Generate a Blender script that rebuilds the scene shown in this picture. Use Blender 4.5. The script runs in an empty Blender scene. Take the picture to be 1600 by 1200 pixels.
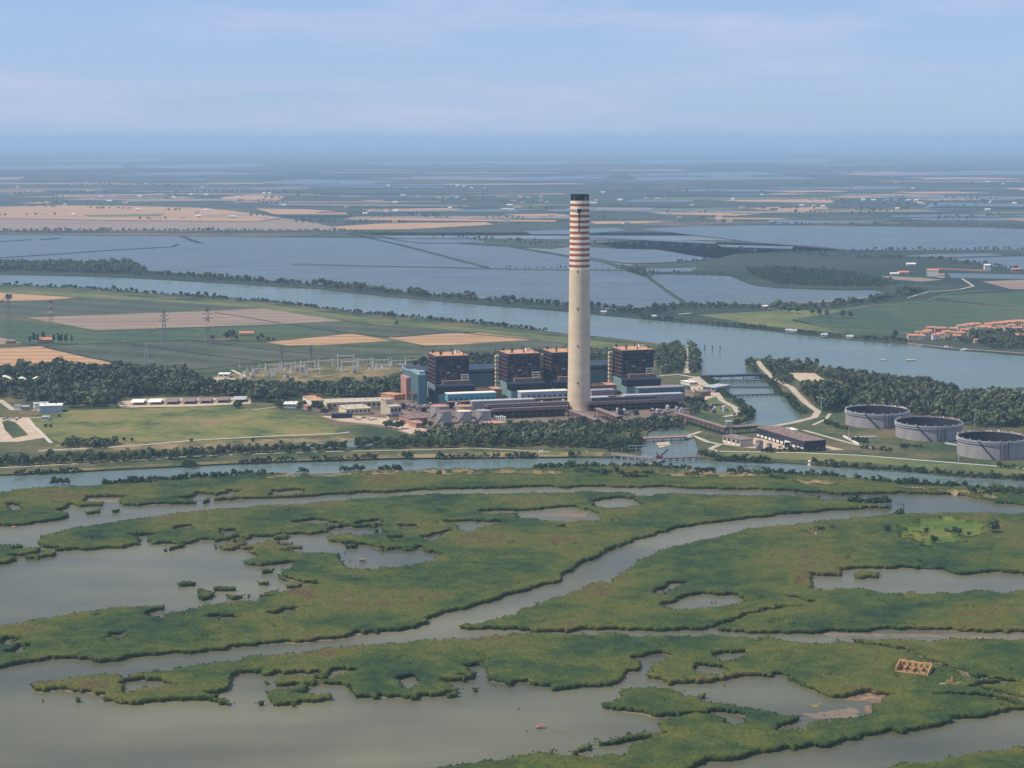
import bpy, math, random
import numpy as np
from mathutils import Vector
from mathutils.geometry import tessellate_polygon
R = math.radians
random.seed(7); rng = np.random.default_rng(7)
sc = bpy.context.scene
col = sc.collection

# ------------------------------------------------------------------ camera
F = 2900.0; PITCH = math.atan(380 / F); H = 310.5
cam = bpy.data.cameras.new('camera'); co = bpy.data.objects.new('camera', cam); col.objects.link(co)
cam.sensor_width = 36; cam.lens = F / 1600 * 36; cam.clip_start = 1; cam.clip_end = 300000
co.location = (0, 0, H); co.rotation_euler = (math.pi / 2 - PITCH, 0, 0)
sc.camera = co
# ------------------------------------------------------------------ sky, sun, exposure
SUN_EL, SUN_PHI = R(56), R(13)           # sun to the left, a little on the viewer's side
sdir = Vector((-math.cos(SUN_PHI) * math.cos(SUN_EL), -math.sin(SUN_PHI) * math.cos(SUN_EL), math.sin(SUN_EL)))
w = bpy.data.worlds.new('World'); sc.world = w; w.use_nodes = True
nt = w.node_tree; bg = nt.nodes['Background']
sky = nt.nodes.new('ShaderNodeTexSky'); sky.sky_type = 'NISHITA'; sky.sun_disc = False
sky.sun_elevation = SUN_EL; sky.sun_rotation = math.atan2(sdir.x, sdir.y)
sky.altitude = 300; sky.air_density = 1.0; sky.dust_density = 0.25; sky.ozone_density = 2.5
# faint high cloud drawn over the whole sky
tc = nt.nodes.new('ShaderNodeTexCoord'); mp = nt.nodes.new('ShaderNodeMapping')
mp.inputs['Scale'].default_value = (2.6, 2.6, 17.0)
nz = nt.nodes.new('ShaderNodeTexNoise'); nz.inputs['Scale'].default_value = 2.4; nz.inputs['Detail'].default_value = 7; nz.inputs['Roughness'].default_value = .58
rp = nt.nodes.new('ShaderNodeValToRGB'); rp.color_ramp.elements[0].position = .47; rp.color_ramp.elements[1].position = .72
rp.color_ramp.elements[1].color = (.55, .55, .55, 1)
mx = nt.nodes.new('ShaderNodeMix'); mx.data_type = 'RGBA'
mx.inputs['B'].default_value = (6.5, 6.4, 8.3, 1)
tint = nt.nodes.new('ShaderNodeMix'); tint.data_type = 'RGBA'; tint.blend_type = 'MULTIPLY'; tint.inputs['Factor'].default_value = 1
tint.inputs['B'].default_value = (.82, .97, 1.40, 1)
L = nt.links.new
L(tc.outputs['Generated'], mp.inputs['Vector']); L(mp.outputs[0], nz.inputs['Vector']); L(nz.outputs['Fac'], rp.inputs[0])
veil = nt.nodes.new('ShaderNodeMix'); veil.data_type = 'RGBA'; veil.inputs['Factor'].default_value = .68; veil.inputs['B'].default_value = (3.55, 4.95, 7.4, 1)
L(sky.outputs[0], tint.inputs['A']); L(tint.outputs['Result'], veil.inputs['A']); L(veil.outputs['Result'], mx.inputs['A']); L(rp.outputs[0], mx.inputs['Factor']); L(mx.outputs['Result'], bg.inputs['Color'])
bg.inputs['Strength'].default_value = 0.105
sl = bpy.data.lights.new('sun', 'SUN'); sl.energy = 5.0; sl.angle = R(.5); sl.color = (1, .90, .75)
so = bpy.data.objects.new('sun', sl); col.objects.link(so); so.rotation_euler = (-sdir).to_track_quat('-Z', 'Y').to_euler(); so.location = (0, 0, 600)
sc.view_settings.view_transform = 'Standard'; sc.view_settings.look = 'None'; sc.view_settings.gamma = 1
sc.view_settings.exposure = -0.03
sc.cycles.use_denoising = True
sc.cycles.max_bounces = 5; sc.cycles.volume_bounces = 1; sc.cycles.diffuse_bounces = 2; sc.cycles.glossy_bounces = 2
sc.cycles.sample_clamp_indirect = 4

HAZE_D, HAZE_C = 5.0e-5, (.50, .72, .97, 1)
# ------------------------------------------------------------------ helpers
CP, SP = math.cos(PITCH), math.sin(PITCH)
def at(u, v, z=0.0):
    a, b = (u - 800) / F, (600 - v) / F
    d = Vector((a, CP + b * SP, -SP + b * CP)); t = (z - H) / d.z
    return Vector((d.x * t, d.y * t, z))
def proj(p):
    dy, dz = p[1], p[2] - H
    dep = dy * CP - dz * SP; up = dy * SP + dz * CP
    return 800 + F * p[0] / dep, 600 - F * up / dep
def zat(base, v):                       # height above which a vertical at base crosses picture row v
    lo, hi = 0, 400
    for _ in range(40):
        m = (lo + hi) / 2
        if proj((base[0], base[1], m))[1] > v: lo = m
        else: hi = m
    return lo
def tag(o, label=None, cat=None, group=None, kind=None):
    if label: o['label'] = label
    if cat: o['category'] = cat
    if group: o['group'] = group
    if kind: o['kind'] = kind
    return o
def link(o, parent=None):
    col.objects.link(o)
    if parent is not None: o.parent = parent
    return o
def empty(name, loc, rz=0):
    o = bpy.data.objects.new(name, None); o.empty_display_size = 1; o.location = loc; o.rotation_euler = (0, 0, rz); return link(o)
def mesh_np(name, v, f, mat, parent=None, smooth=False):
    v = np.asarray(v, np.float32).reshape(-1, 3); f = np.asarray(f, np.int32); k = f.shape[1]
    me = bpy.data.meshes.new(name); me.vertices.add(len(v)); me.vertices.foreach_set('co', v.ravel())
    me.loops.add(f.size); me.loops.foreach_set('vertex_index', f.ravel())
    me.polygons.add(len(f)); me.polygons.foreach_set('loop_start', np.arange(0, f.size, k, dtype=np.int32))
    me.polygons.foreach_set('loop_total', np.full(len(f), k, np.int32))
    if smooth: me.polygons.foreach_set('use_smooth', np.ones(len(f), bool))
    me.update(calc_edges=True); me.materials.append(mat)
    return link(bpy.data.objects.new(name, me), parent)
class MB:
    def __init__(s): s.v = []; s.f = []
    def quad(s, *p):
        n = len(s.v); s.v += [tuple(q) for q in p]; s.f.append(tuple(range(n, n + len(p)))); return s
    def hexa(s, p):                      # 4 bottom then 4 top corners, counter-clockwise
        n = len(s.v); s.v += [tuple(q) for q in p]
        for q in ((3, 2, 1, 0), (4, 5, 6, 7), (0, 1, 5, 4), (1, 2, 6, 5), (2, 3, 7, 6), (3, 0, 4, 7)): s.f.append(tuple(n + i for i in q))
        return s
    def box(s, x0, x1, y0, y1, z0, z1, c=0.0):
        return s.hexa([(x0, y0, z0), (x1, y0, z0), (x1, y1, z0), (x0, y1, z0), (x0 + c, y0 + c, z1), (x1 - c, y0 + c, z1), (x1 - c, y1 - c, z1), (x0 + c, y1 - c, z1)])
    def bar(s, a, b, r):
        a, b = Vector(a), Vector(b); d = (b - a).normalized(); t = Vector((0, 0, 1)) if abs(d.z) < .9 else Vector((1, 0, 0))
        e = d.cross(t).normalized() * r; g = d.cross(e).normalized() * r
        return s.hexa([a - e - g, a + e - g, a + e + g, a - e + g, b - e - g, b + e - g, b + e + g, b - e + g])
    def lathe(s, prof, n=32, cx=0, cy=0, cap=True):
        b = len(s.v)
        for r, z in prof:
            for i in range(n):
                a = 2 * math.pi * i / n; s.v.append((cx + r * math.cos(a), cy + r * math.sin(a), z))
        for k in range(len(prof) - 1):
            for i in range(n):
                j = (i + 1) % n; s.f.append((b + k * n + i, b + k * n + j, b + (k + 1) * n + j, b + (k + 1) * n + i))
        if cap:
            s.f.append(tuple(b + (len(prof) - 1) * n + i for i in range(n))); s.f.append(tuple(b + i for i in reversed(range(n))))
        return s
    def gable(s, x0, x1, y0, y1, z0, h, o=.5, along='x', hip=0):   # roof solid
        x0 -= o; x1 += o; y0 -= o; y1 += o
        if along == 'x':
            ym = (y0 + y1) / 2; a, b = (x0 + hip, ym, z0 + h), (x1 - hip, ym, z0 + h)
            c = [(x0, y0, z0), (x1, y0, z0), (x1, y1, z0), (x0, y1, z0), a, b]
            fs = [(0, 1, 5, 4), (2, 3, 4, 5), (3, 0, 4), (1, 2, 5), (3, 2, 1, 0)]
        else:
            xm = (x0 + x1) / 2; a, b = (xm, y0 + hip, z0 + h), (xm, y1 - hip, z0 + h)
            c = [(x0, y0, z0), (x1, y0, z0), (x1, y1, z0), (x0, y1, z0), a, b]
            fs = [(0, 1, 4), (2, 3, 5), (3, 0, 4, 5), (1, 2, 5, 4), (3, 2, 1, 0)]
        n = len(s.v); s.v += c; s.f += [tuple(n + i for i in q) for q in fs]; return s
    def mesh(s, name, mat):
        me = bpy.data.meshes.new(name); me.from_pydata(s.v, [], s.f); me.materials.append(mat); me.update(); return me
    def build(s, name, mat, parent=None, smooth=False):
        me = s.mesh(name, mat)
        if smooth: me.shade_smooth()
        return link(bpy.data.objects.new(name, me), parent)
def put(name, me, parent, loc=(0, 0, 0)):
    o = bpy.data.objects.new(name, me); o.location = loc; return link(o, parent)
def copy_tree(o, parent=None):
    c = o.copy(); col.objects.link(c); c.parent = parent
    for ch in list(o.children): copy_tree(ch, c)
    return c

# ------------------------------------------------------------------ materials
MATS = {}
def mat(name, c, rough=.8, var=.25, scale=.2, c2=None, metal=0, spec=.3, bump=0, c3=None, aniso=None, detail=5):
    if name in MATS: return MATS[name]
    m = bpy.data.materials.new(name); m.use_nodes = True; n = m.node_tree.nodes; l = m.node_tree.links.new; MATS[name] = m
    p = n['Principled BSDF']; p.inputs['Roughness'].default_value = rough; p.inputs['Metallic'].default_value = metal; p.inputs['Specular IOR Level'].default_value = spec
    t = n.new('ShaderNodeTexCoord'); g = n.new('ShaderNodeMapping'); l(t.outputs['Object'], g.inputs[0])
    if aniso: g.inputs['Scale'].default_value = aniso
    x = n.new('ShaderNodeTexNoise'); x.inputs['Scale'].default_value = scale; x.inputs['Detail'].default_value = detail; x.inputs['Roughness'].default_value = .62; l(g.outputs[0], x.inputs['Vector'])
    r = n.new('ShaderNodeValToRGB'); r.color_ramp.elements[0].position = .3; r.color_ramp.elements[1].position = .7
    a = c2 if c2 else tuple(q * (1 - var) for q in c); b = c if c2 else tuple(q * (1 + var) for q in c)
    r.color_ramp.elements[0].color = (*a, 1); r.color_ramp.elements[1].color = (*b, 1)
    if c3: e = r.color_ramp.elements.new(.5); e.color = (*c3, 1)
    l(x.outputs['Fac'], r.inputs[0]); l(r.outputs[0], p.inputs['Base Color'])
    if bump:
        bp = n.new('ShaderNodeBump'); bp.inputs['Strength'].default_value = bump; bp.inputs['Distance'].default_value = .5; l(x.outputs['Fac'], bp.inputs['Height']); l(bp.outputs[0], p.inputs['Normal'])
    return m
def layered(name, cols, big, mid, fine, rough=.9, aniso=(1, 1, 1), finev=.5, contrast=(.36, .66), stripes=None):
    """vegetation / soil: big patches through a ramp, mid and fine grain multiplied in"""
    if name in MATS: return MATS[name]
    m = bpy.data.materials.new(name); m.use_nodes = True; n = m.node_tree.nodes; l = m.node_tree.links.new; MATS[name] = m
    p = n['Principled BSDF']; p.inputs['Roughness'].default_value = rough; p.inputs['Specular IOR Level'].default_value = .1
    t = n.new('ShaderNodeTexCoord'); g = n.new('ShaderNodeMapping'); l(t.outputs['Object'], g.inputs[0]); g.inputs['Scale'].default_value = aniso
    def noise(s, d):
        x = n.new('ShaderNodeTexNoise'); x.inputs['Scale'].default_value = s; x.inputs['Detail'].default_value = d; x.inputs['Roughness'].default_value = .6; l(g.outputs[0], x.inputs['Vector']); return x.outputs['Fac']
    a, b, c = noise(big, 5), noise(mid, 4), noise(fine, 3)
    add = n.new('ShaderNodeMath'); add.operation = 'MULTIPLY_ADD'; l(b, add.inputs[0]); add.inputs[1].default_value = .45; l(a, add.inputs[2])
    sub = n.new('ShaderNodeMath'); sub.operation = 'SUBTRACT'; l(add.outputs[0], sub.inputs[0]); sub.inputs[1].default_value = .22
    r = n.new('ShaderNodeValToRGB'); k = len(cols); els = r.color_ramp.elements
    for i in range(1, k - 1): els.new(i / (k - 1))
    for i, cc in enumerate(cols): els[i].color = (*cc, 1)
    for i in range(k): els[i].position = contrast[0] + (contrast[1] - contrast[0]) * i / (k - 1)
    l(sub.outputs[0], r.inputs[0])
    mr = n.new('ShaderNodeMapRange'); mr.inputs[1].default_value = .3; mr.inputs[2].default_value = .7; mr.inputs[3].default_value = 1 - finev; mr.inputs[4].default_value = 1 + finev; l(c, mr.inputs[0])
    ml = n.new('ShaderNodeMix'); ml.data_type = 'RGBA'; ml.blend_type = 'MULTIPLY'; ml.inputs['Factor'].default_value = 1
    l(r.outputs[0], ml.inputs['A']); l(mr.outputs[0], ml.inputs['B']); out = ml.outputs['Result']
    if stripes:
        per, ang, amt = stripes; g2 = n.new('ShaderNodeMapping'); l(t.outputs['Object'], g2.inputs[0]); g2.inputs['Rotation'].default_value = (0, 0, ang)
        wv = n.new('ShaderNodeTexWave'); wv.bands_direction = 'Y'; wv.inputs['Scale'].default_value = .314 / per; wv.inputs['Distortion'].default_value = 1.2; wv.inputs['Detail'].default_value = 2; wv.inputs['Detail Scale'].default_value = .6; l(g2.outputs[0], wv.inputs['Vector'])
        m2 = n.new('ShaderNodeMapRange'); m2.inputs[3].default_value = 1 - amt; m2.inputs[4].default_value = 1 + amt; l(wv.outputs['Fac'], m2.inputs[0])
        x2 = n.new('ShaderNodeMix'); x2.data_type = 'RGBA'; x2.blend_type = 'MULTIPLY'; x2.inputs['Factor'].default_value = 1; l(out, x2.inputs['A']); l(m2.outputs[0], x2.inputs['B']); out = x2.outputs['Result']
    l(out, p.inputs['Base Color'])
    return m
def leafmat(name, dark, light, attr):
    m = bpy.data.materials.new(name); m.use_nodes = True; n = m.node_tree.nodes; l = m.node_tree.links.new; MATS[name] = m
    p = n['Principled BSDF']; p.inputs['Roughness'].default_value = .7; p.inputs['Specular IOR Level'].default_value = .15
    r = n.new('ShaderNodeMix'); r.data_type = 'RGBA'; r.inputs['A'].default_value = (*dark, 1); r.inputs['B'].default_value = (*light, 1)
    if attr: a = n.new('ShaderNodeAttribute'); a.attribute_name = 'tint'; l(a.outputs['Fac'], r.inputs['Factor'])
    else: a = n.new('ShaderNodeObjectInfo'); l(a.outputs['Random'], r.inputs['Factor'])
    t = n.new('ShaderNodeTexCoord'); x = n.new('ShaderNodeTexNoise'); x.inputs['Scale'].default_value = .8; l(t.outputs['Object'], x.inputs['Vector'])
    mr = n.new('ShaderNodeMapRange'); mr.inputs[1].default_value = .3; mr.inputs[2].default_value = .7; mr.inputs[3].default_value = .7; mr.inputs[4].default_value = 1.35; l(x.outputs['Fac'], mr.inputs[0])
    ml = n.new('ShaderNodeMix'); ml.data_type = 'RGBA'; ml.blend_type = 'MULTIPLY'; ml.inputs['Factor'].default_value = 1
    l(r.outputs['Result'], ml.inputs['A']); l(mr.outputs[0], ml.inputs['B']); l(ml.outputs['Result'], p.inputs['Base Color'])
    return m
def water(name, c1, c2, rough=.12, wave=.5, spec=.5):
    m = bpy.data.materials.new(name); m.use_nodes = True; n = m.node_tree.nodes; l = m.node_tree.links.new; MATS[name] = m
    p = n['Principled BSDF']; p.inputs['IOR'].default_value = 1.33; p.inputs['Specular IOR Level'].default_value = spec
    t = n.new('ShaderNodeTexCoord')
    x = n.new('ShaderNodeTexNoise'); x.inputs['Scale'].default_value = .004; x.inputs['Detail'].default_value = 6; l(t.outputs['Object'], x.inputs['Vector'])
    g = n.new('ShaderNodeMapping'); g.inputs['Scale'].default_value = (.006, .016, 1); g.inputs['Rotation'].default_value = (0, 0, .35); l(t.outputs['Object'], g.inputs[0])
    y = n.new('ShaderNodeTexNoise'); y.inputs['Scale'].default_value = 1; y.inputs['Detail'].default_value = 4; l(g.outputs[0], y.inputs['Vector'])
    r = n.new('ShaderNodeValToRGB'); r.color_ramp.elements[0].position = .35; r.color_ramp.elements[1].position = .65
    r.color_ramp.elements[0].color = (*c1, 1); r.color_ramp.elements[1].color = (*c2, 1)
    k1 = n.new('ShaderNodeMapRange'); k1.inputs[1].default_value = .35; k1.inputs[2].default_value = .65; k1.inputs[3].default_value = .84; k1.inputs[4].default_value = 1.14; l(y.outputs['Fac'], k1.inputs[0])
    k2 = n.new('ShaderNodeMix'); k2.data_type = 'RGBA'; k2.blend_type = 'MULTIPLY'; k2.inputs['Factor'].default_value = 1; l(r.outputs[0], k2.inputs['A']); l(k1.outputs[0], k2.inputs['B'])
    l(x.outputs['Fac'], r.inputs[0]); l(k2.outputs['Result'], p.inputs['Base Color'])
    mr = n.new('ShaderNodeMapRange'); mr.inputs[1].default_value = .35; mr.inputs[2].default_value = .65; mr.inputs[3].default_value = rough * .85; mr.inputs[4].default_value = rough * 1.3; l(y.outputs['Fac'], mr.inputs[0]); l(mr.outputs[0], p.inputs['Roughness'])
    z = n.new('ShaderNodeTexNoise'); z.inputs['Scale'].default_value = .35; z.inputs['Detail'].default_value = 3; l(t.outputs['Object'], z.inputs['Vector'])
    bp = n.new('ShaderNodeBump'); bp.inputs['Strength'].default_value = wave; bp.inputs['Distance'].default_value = .25; l(z.outputs['Fac'], bp.inputs['Height']); l(bp.outputs[0], p.inputs['Normal'])
    return m
M_WATER = water('turbid_water', (.072, .076, .048), (.150, .142, .084), .22, .22, .12)
M_RIVER = water('river_water', (.092, .130, .106), (.112, .148, .118), .22, .2, .17)
M_LAGOON = water('pale_lagoon_water', (.062, .086, .084), (.082, .102, .095), .3, .06, .24)
M_REED = layered('reeds', [(.018, .038, .018), (.031, .055, .017), (.047, .068, .017), (.068, .083, .017), (.092, .092, .020), (.088, .066, .028)], .011, .075, .55, finev=.34, contrast=(.32, .69))
M_MUD = mat('mud', (.165, .125, .080), .7, .35, .1)
M_LAND = layered('rough_grass', [(.030, .052, .026), (.055, .075, .032), (.095, .095, .042), (.15, .11, .06)], .012, .08, .5, finev=.3)
M_MEADOW = layered('meadow', [(.065, .092, .032), (.125, .135, .042), (.17, .16, .052), (.23, .16, .075)], .014, .08, .5, finev=.2)
M_YMEADOW = layered('bank_meadow', [(.07, .10, .042), (.12, .135, .05), (.16, .15, .06)], .008, .06, .4, finev=.2)
M_DRY = layered('dry_bank', [(.065, .075, .032), (.13, .115, .05), (.21, .155, .075), (.27, .19, .10)], .03, .1, .5, finev=.3)
M_FGREEN = layered('green_crop', [(.042, .072, .042), (.058, .088, .045), (.074, .096, .05)], .004, .05, .4, finev=.12, aniso=(1, .25, 1), stripes=(80, .25, .10))
M_FDARK = layered('dark_crop', [(.052, .066, .046), (.070, .082, .053), (.088, .092, .058)], .004, .05, .4, finev=.12, aniso=(1, .25, 1), stripes=(95, .55, .16))
M_FBROWN = layered('bare_field', [(.21, .155, .115), (.26, .19, .14), (.24, .18, .13)], .004, .04, .4, finev=.1, aniso=(.4, 1, 1), stripes=(60, -.12, .10))
M_FORANGE = layered('stubble_field', [(.30, .185, .10), (.42, .25, .13), (.36, .215, .115)], .004, .035, .3, finev=.1, aniso=(.12, 1, 1), stripes=(46, -.06, .17))
M_FAR = layered('far_land', [(.016, .030, .024), (.032, .050, .032), (.060, .062, .042), (.024, .044, .03), (.13, .095, .06)], .0011, .008, .05, finev=.25, aniso=(.35, 1, 1))
M_FARW = layered('far_fields', [(.016, .030, .024), (.032, .050, .032), (.06, .062, .042)], .001, .008, .06, finev=.25, aniso=(.35, 1, 1))
M_DIRT = mat('pale_dirt', (.46, .35, .24), .9, .18, .15)
M_TRACK = mat('white_gravel', (.47, .42, .34), .9, .15, .2)
M_ROAD = mat('dusty_road', (.42, .35, .26), .9, .18, .12)
M_YARD = mat('works_yard', (.17, .12, .088), .9, .5, .07)
M_CONC = mat('concrete', (.66, .52, .355), .85, .14, .05, aniso=(.6, .6, 1.5), detail=5)
M_RED = mat('red_paint', (.36, .085, .040), .7, .22, .12, aniso=(1, 1, .25))
M_WHITE = mat('white_paint', (.80, .70, .54), .7, .10, .12, aniso=(1, 1, .25))
M_BLACK = mat('sooty_steel', (.008, .007, .009), .6, .3, .3)
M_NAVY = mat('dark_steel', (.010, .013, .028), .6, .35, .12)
M_NAVY2 = mat('dark_cladding', (.022, .030, .055), .6, .25, .1)
M_RUST = mat('brown_beam', (.115, .062, .055), .7, .3, .2)
M_ROOFO = mat('rusty_roof', (.48, .25, .13), .85, .3, .08)
M_TEAL = mat('teal_cladding', (.085, .17, .20), .6, .15, .08, aniso=(1, 1, .1))
M_TEALL = mat('pale_teal_cladding', (.18, .27, .28), .6, .12, .1, aniso=(1, 1, .1))
M_TURQ = mat('turquoise_panel', (.10, .36, .40), .5, .15, .1)
M_BLUEW = mat('pale_blue_panel', (.36, .44, .47), .5, .12, .1)
M_GREY = mat('grey_duct', (.27, .24, .25), .7, .15, .12, aniso=(1, 1, .1))
M_LGREY = mat('pale_steel', (.42, .42, .42), .5, .12, .15)
M_TANK = mat('tank_steel', (.30, .275, .275), .55, .22, .1, aniso=(1, 1, .25))
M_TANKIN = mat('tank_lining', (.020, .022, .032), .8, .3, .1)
M_BROWN = mat('brown_deck', (.20, .13, .105), .85, .25, .12)
M_MAUVE = mat('gallery_roof', (.21, .155, .135), .8, .2, .12)
M_BEIGE = mat('beige_render', (.46, .39, .28), .85, .12, .1)
M_YELLOW = mat('cream_render', (.66, .55, .33), .85, .1, .1)
M_OFFW = mat('white_render', (.72, .68, .60), .8, .08, .2)
M_TILE = mat('terracotta_tile', (.50, .21, .11), .85, .25, .3)
M_PINK = mat('faded_tile', (.40, .21, .16), .85, .2, .3)
M_BRICK = mat('old_brick', (.50, .27, .13), .9, .25, .5)
M_GLASS = mat('dark_glass', (.03, .035, .05), .2, .2, .3)
M_BARK = mat('bark', (.075, .055, .04), .9, .2, 1)
M_PALEROCK = mat('pale_rubble', (.55, .48, .38), .9, .2, .5)
M_LEAF = leafmat('foliage', (.030, .055, .026), (.085, .112, .045), False)
M_LEAFS = leafmat('woodland_foliage', (.028, .052, .028), (.125, .140, .072), True)
M_SHRUB = leafmat('shrub_foliage', (.020, .042, .020), (.062, .092, .034), True)
M_TUFT = M_REED

# ------------------------------------------------------------------ setting: water, land
big = 110000
def sheet(name, pts, z, m, label, cat=None, skirt=0, kind='structure'):
    p = [Vector((q[0], q[1], 0)) for q in pts]
    tri = tessellate_polygon([p]); n = len(p)
    v = [(q.x, q.y, z) for q in p]; f = []
    for t in tri:
        a, b, c = (p[i] for i in t)
        f.append(tuple(t) if (b - a).cross(c - a).z > 0 else (t[0], t[2], t[1]))
    if skirt:
        v += [(q.x, q.y, z - skirt) for q in p]
        f += [(i, (i + 1) % n, n + (i + 1) % n, n + i) for i in range(n)]
    me = bpy.data.meshes.new(name); me.from_pydata(v, [], f); me.materials.append(m); me.update()
    return tag(link(bpy.data.objects.new(name, me)), label, cat, None, kind)
def px(pts, z=0.0): return [at(u, v, z) for u, v in pts]
def wob(pts, amp=1.0, step=25):           # subdivide a world outline and make it uneven
    out = []
    n = len(pts)
    for i in range(n):
        a, b = pts[i], pts[(i + 1) % n]; d = (b - a).length; k = max(1, min(24, int(d / step)))
        for j in range(k):
            q = a.lerp(b, j / k); out.append(q + Vector((random.uniform(-amp, amp), random.uniform(-amp, amp), 0)) * (1 if j else .3))
    return out
def field(pts, m, label, dz=.06, z=1.5, name='field', amp=.6): return sheet(name, wob(px(pts, z), amp), z + dz, m, label)
def ribbon(name, pts, wid, z, m, label, amp=.4, skirt=0, world=False):
    P = pts if world else px(pts, z)
    Q = []
    for i in range(len(P) - 1):
        k = max(1, int((P[i + 1] - P[i]).length / 15))
        for j in range(k): Q.append(P[i].lerp(P[i + 1], j / k))
    Q.append(P[-1])
    v = []; f = []
    for i, q in enumerate(Q):
        d = (Q[min(i + 1, len(Q) - 1)] - Q[max(i - 1, 0)]).normalized(); s = Vector((-d.y, d.x, 0)); h = wid / 2 * (1 + random.uniform(-.12, .12) * amp)
        v += [tuple(q + s * h), tuple(q - s * h)]
        if skirt: v += [tuple(q + s * (h + skirt) - Vector((0, 0, skirt))), tuple(q - s * (h + skirt) - Vector((0, 0, skirt)))]
    st = 4 if skirt else 2
    for i in range(len(Q) - 1):
        a = i * st; b = a + st
        f.append((a + 1, b + 1, b, a))
        if skirt: f += [(a, b, b + 2, a + 2), (b + 1, a + 1, a + 3, b + 3)]
    me = bpy.data.meshes.new(name); me.from_pydata(v, [], f); me.materials.append(m); me.update()
    return tag(link(bpy.data.objects.new(name, me)), label, None, None, 'structure')

sheet('water', [(-big, -2000), (big, -2000), (big, big), (-big, big)], 0, M_WATER, 'grey brown lagoon water lying between the reed beds')
ZL = 1.5
FARBANK = [(-260, 421), (-120, 424), (0, 428), (100, 430), (200, 433), (300, 439), (400, 445), (500, 451), (600, 462), (700, 471), (800, 479), (887, 486), (1000, 497), (1112, 507), (1187, 514), (1300, 527), (1420, 537), (1487, 545), (1600, 554), (1700, 562), (1900, 580)]
NEARBANK = [(-260, 434), (-120, 438), (0, 444), (125, 450), (266, 460), (340, 464), (425, 471), (550, 487), (700, 500), (800, 511), (887, 521), (950, 527), (1025, 536), (1067, 540), (1086, 548), (1095, 568), (1095, 583)]
BASIN = [(1100, 592), (1120, 608), (1134, 621), (1148, 628), (1172, 646), (1171, 654), (1145, 663), (1181, 665), (1207, 666), (1242, 660), (1257, 654), (1250, 646), (1236, 634), (1231, 621), (1213, 616), (1210, 608), (1197, 595), (1176, 582), (1165, 575)]
SPIT = [(1165, 571), (1171, 560), (1197, 560), (1242, 567), (1291, 574), (1356, 583), (1450, 596), (1506, 610), (1489, 614), (1512, 620), (1534, 618), (1600, 624), (1720, 636), (1900, 652)]
CANAL_UP = [(-260, 752), (-100, 747), (0, 743), (100, 739), (250, 731), (400, 724), (500, 720), (600, 717), (800, 715), (950, 715), (1000, 713), (1000, 700), (1006, 692), (1012, 676), (1030, 668), (1060, 668), (1080, 674), (1088, 690), (1092, 700), (1088, 712), (1095, 716), (1112, 719), (1200, 722), (1300, 729), (1400, 735), (1500, 744), (1600, 749), (1720, 757), (1900, 770)]
pen = px(CANAL_UP, .3) + list(reversed(px(NEARBANK + BASIN + SPIT, ZL)))
sheet('ground', wob(pen, .8), ZL, M_LAND, 'grassy flat ground of the power station peninsula between canal and river', skirt=2)
# the great river behind the station
rv = px(FARBANK) + list(reversed(px([(-260, 436), (0, 446), (266, 462), (425, 473), (550, 489), (700, 502), (887, 523), (1025, 538), (1095, 560), (1135, 640), (1180, 670), (1260, 660), (1230, 620), (1176, 584), (1291, 578), (1506, 616), (1600, 628), (1900, 660)])))
sheet('river', rv, .02, M_RIVER, 'wide blue green river running behind the power station')
cn = px([(-260, 748), (0, 740), (400, 720), (800, 711), (1000, 700), (1010, 664), (1080, 668), (1092, 712), (1300, 725), (1600, 745), (1900, 766), (1900, 790), (1600, 770), (1375, 752), (1200, 741), (1025, 731), (800, 734), (525, 738), (200, 755), (0, 772), (-260, 790)])
sheet('canal', cn, .02, M_RIVER, 'grey green canal between the station bank and the reed beds')

# land beyond the river
LA = [(1015, 428), (1075, 429), (1139, 430), (1178, 445), (1214, 449), (1300, 452), (1366, 452), (1390, 457), (1356, 465), (1300, 470), (1277, 471), (1206, 475), (1150, 474), (1084, 473), (1071, 472), (1011, 433)]
q1 = px(FARBANK, ZL) + list(reversed(px([(-260, 402), (0, 412), (100, 412), (200, 414), (230, 422), (300, 428), (400, 437), (500, 444), (600, 453), (700, 462), (800, 470), (887, 476), (960, 484), (990, 481), (1071, 474), (1150, 475), (1250, 474), (1300, 471), (1356, 466), (1390, 458), (1366, 452), (1300, 452), (1214, 449), (1178, 445), (1139, 430), (1075, 428), (1015, 427), (975, 415), (1012, 412), (1062, 410), (1112, 405), (1050, 397), (1000, 396), (930, 380), (1000, 375), (1200, 381), (1332, 392), (1600, 392), (1700, 392), (1900, 396)], ZL)))
sheet('far_bank', wob(q1, 2, 60), ZL, M_FARW, 'flat green land of dykes and fields across the river', skirt=2)
r1 = px([(-500, 362), (0, 362), (540, 362), (590, 367), (625, 374), (700, 376), (800, 385), (860, 388), (900, 384), (1000, 390), (1120, 404), (1150, 396), (1332, 391), (1500, 391), (1600, 390), (1900, 388), (2400, 386)], ZL)
far = [Vector((big * .99, r1[-1].y, 0)), Vector((big * .99, big * .99, 0)), Vector((-big * .99, big * .99, 0)), Vector((-big * .99, r1[0].y, 0))]
sheet('far_plain', wob(r1, 2, 200) + far, ZL, M_FAR, 'hazy flat delta plain reaching to the horizon', skirt=2)
def lagoon(pts, label='pale sheet of lagoon water on the far plain', z=ZL): return sheet('lagoon', wob(px(pts, z), 4, 120), z + .12, M_LAGOON, label)
fl = sheet('fish_lagoon', px([(-260, 398), (0, 409), (230, 420), (500, 442), (887, 474), (960, 482), (1071, 472), (1240, 474), (1390, 459), (1366, 451), (1214, 448), (1139, 429), (1015, 427), (960, 410), (800, 384), (620, 374), (540, 364), (-500, 364)], 0), .02, M_LAGOON, 'broad pale fishing lagoon across the river')
lagoon([(920, 388), (1025, 390), (1112, 404), (1062, 409), (1012, 411), (975, 411), (920, 402), (890, 398)])
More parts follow.
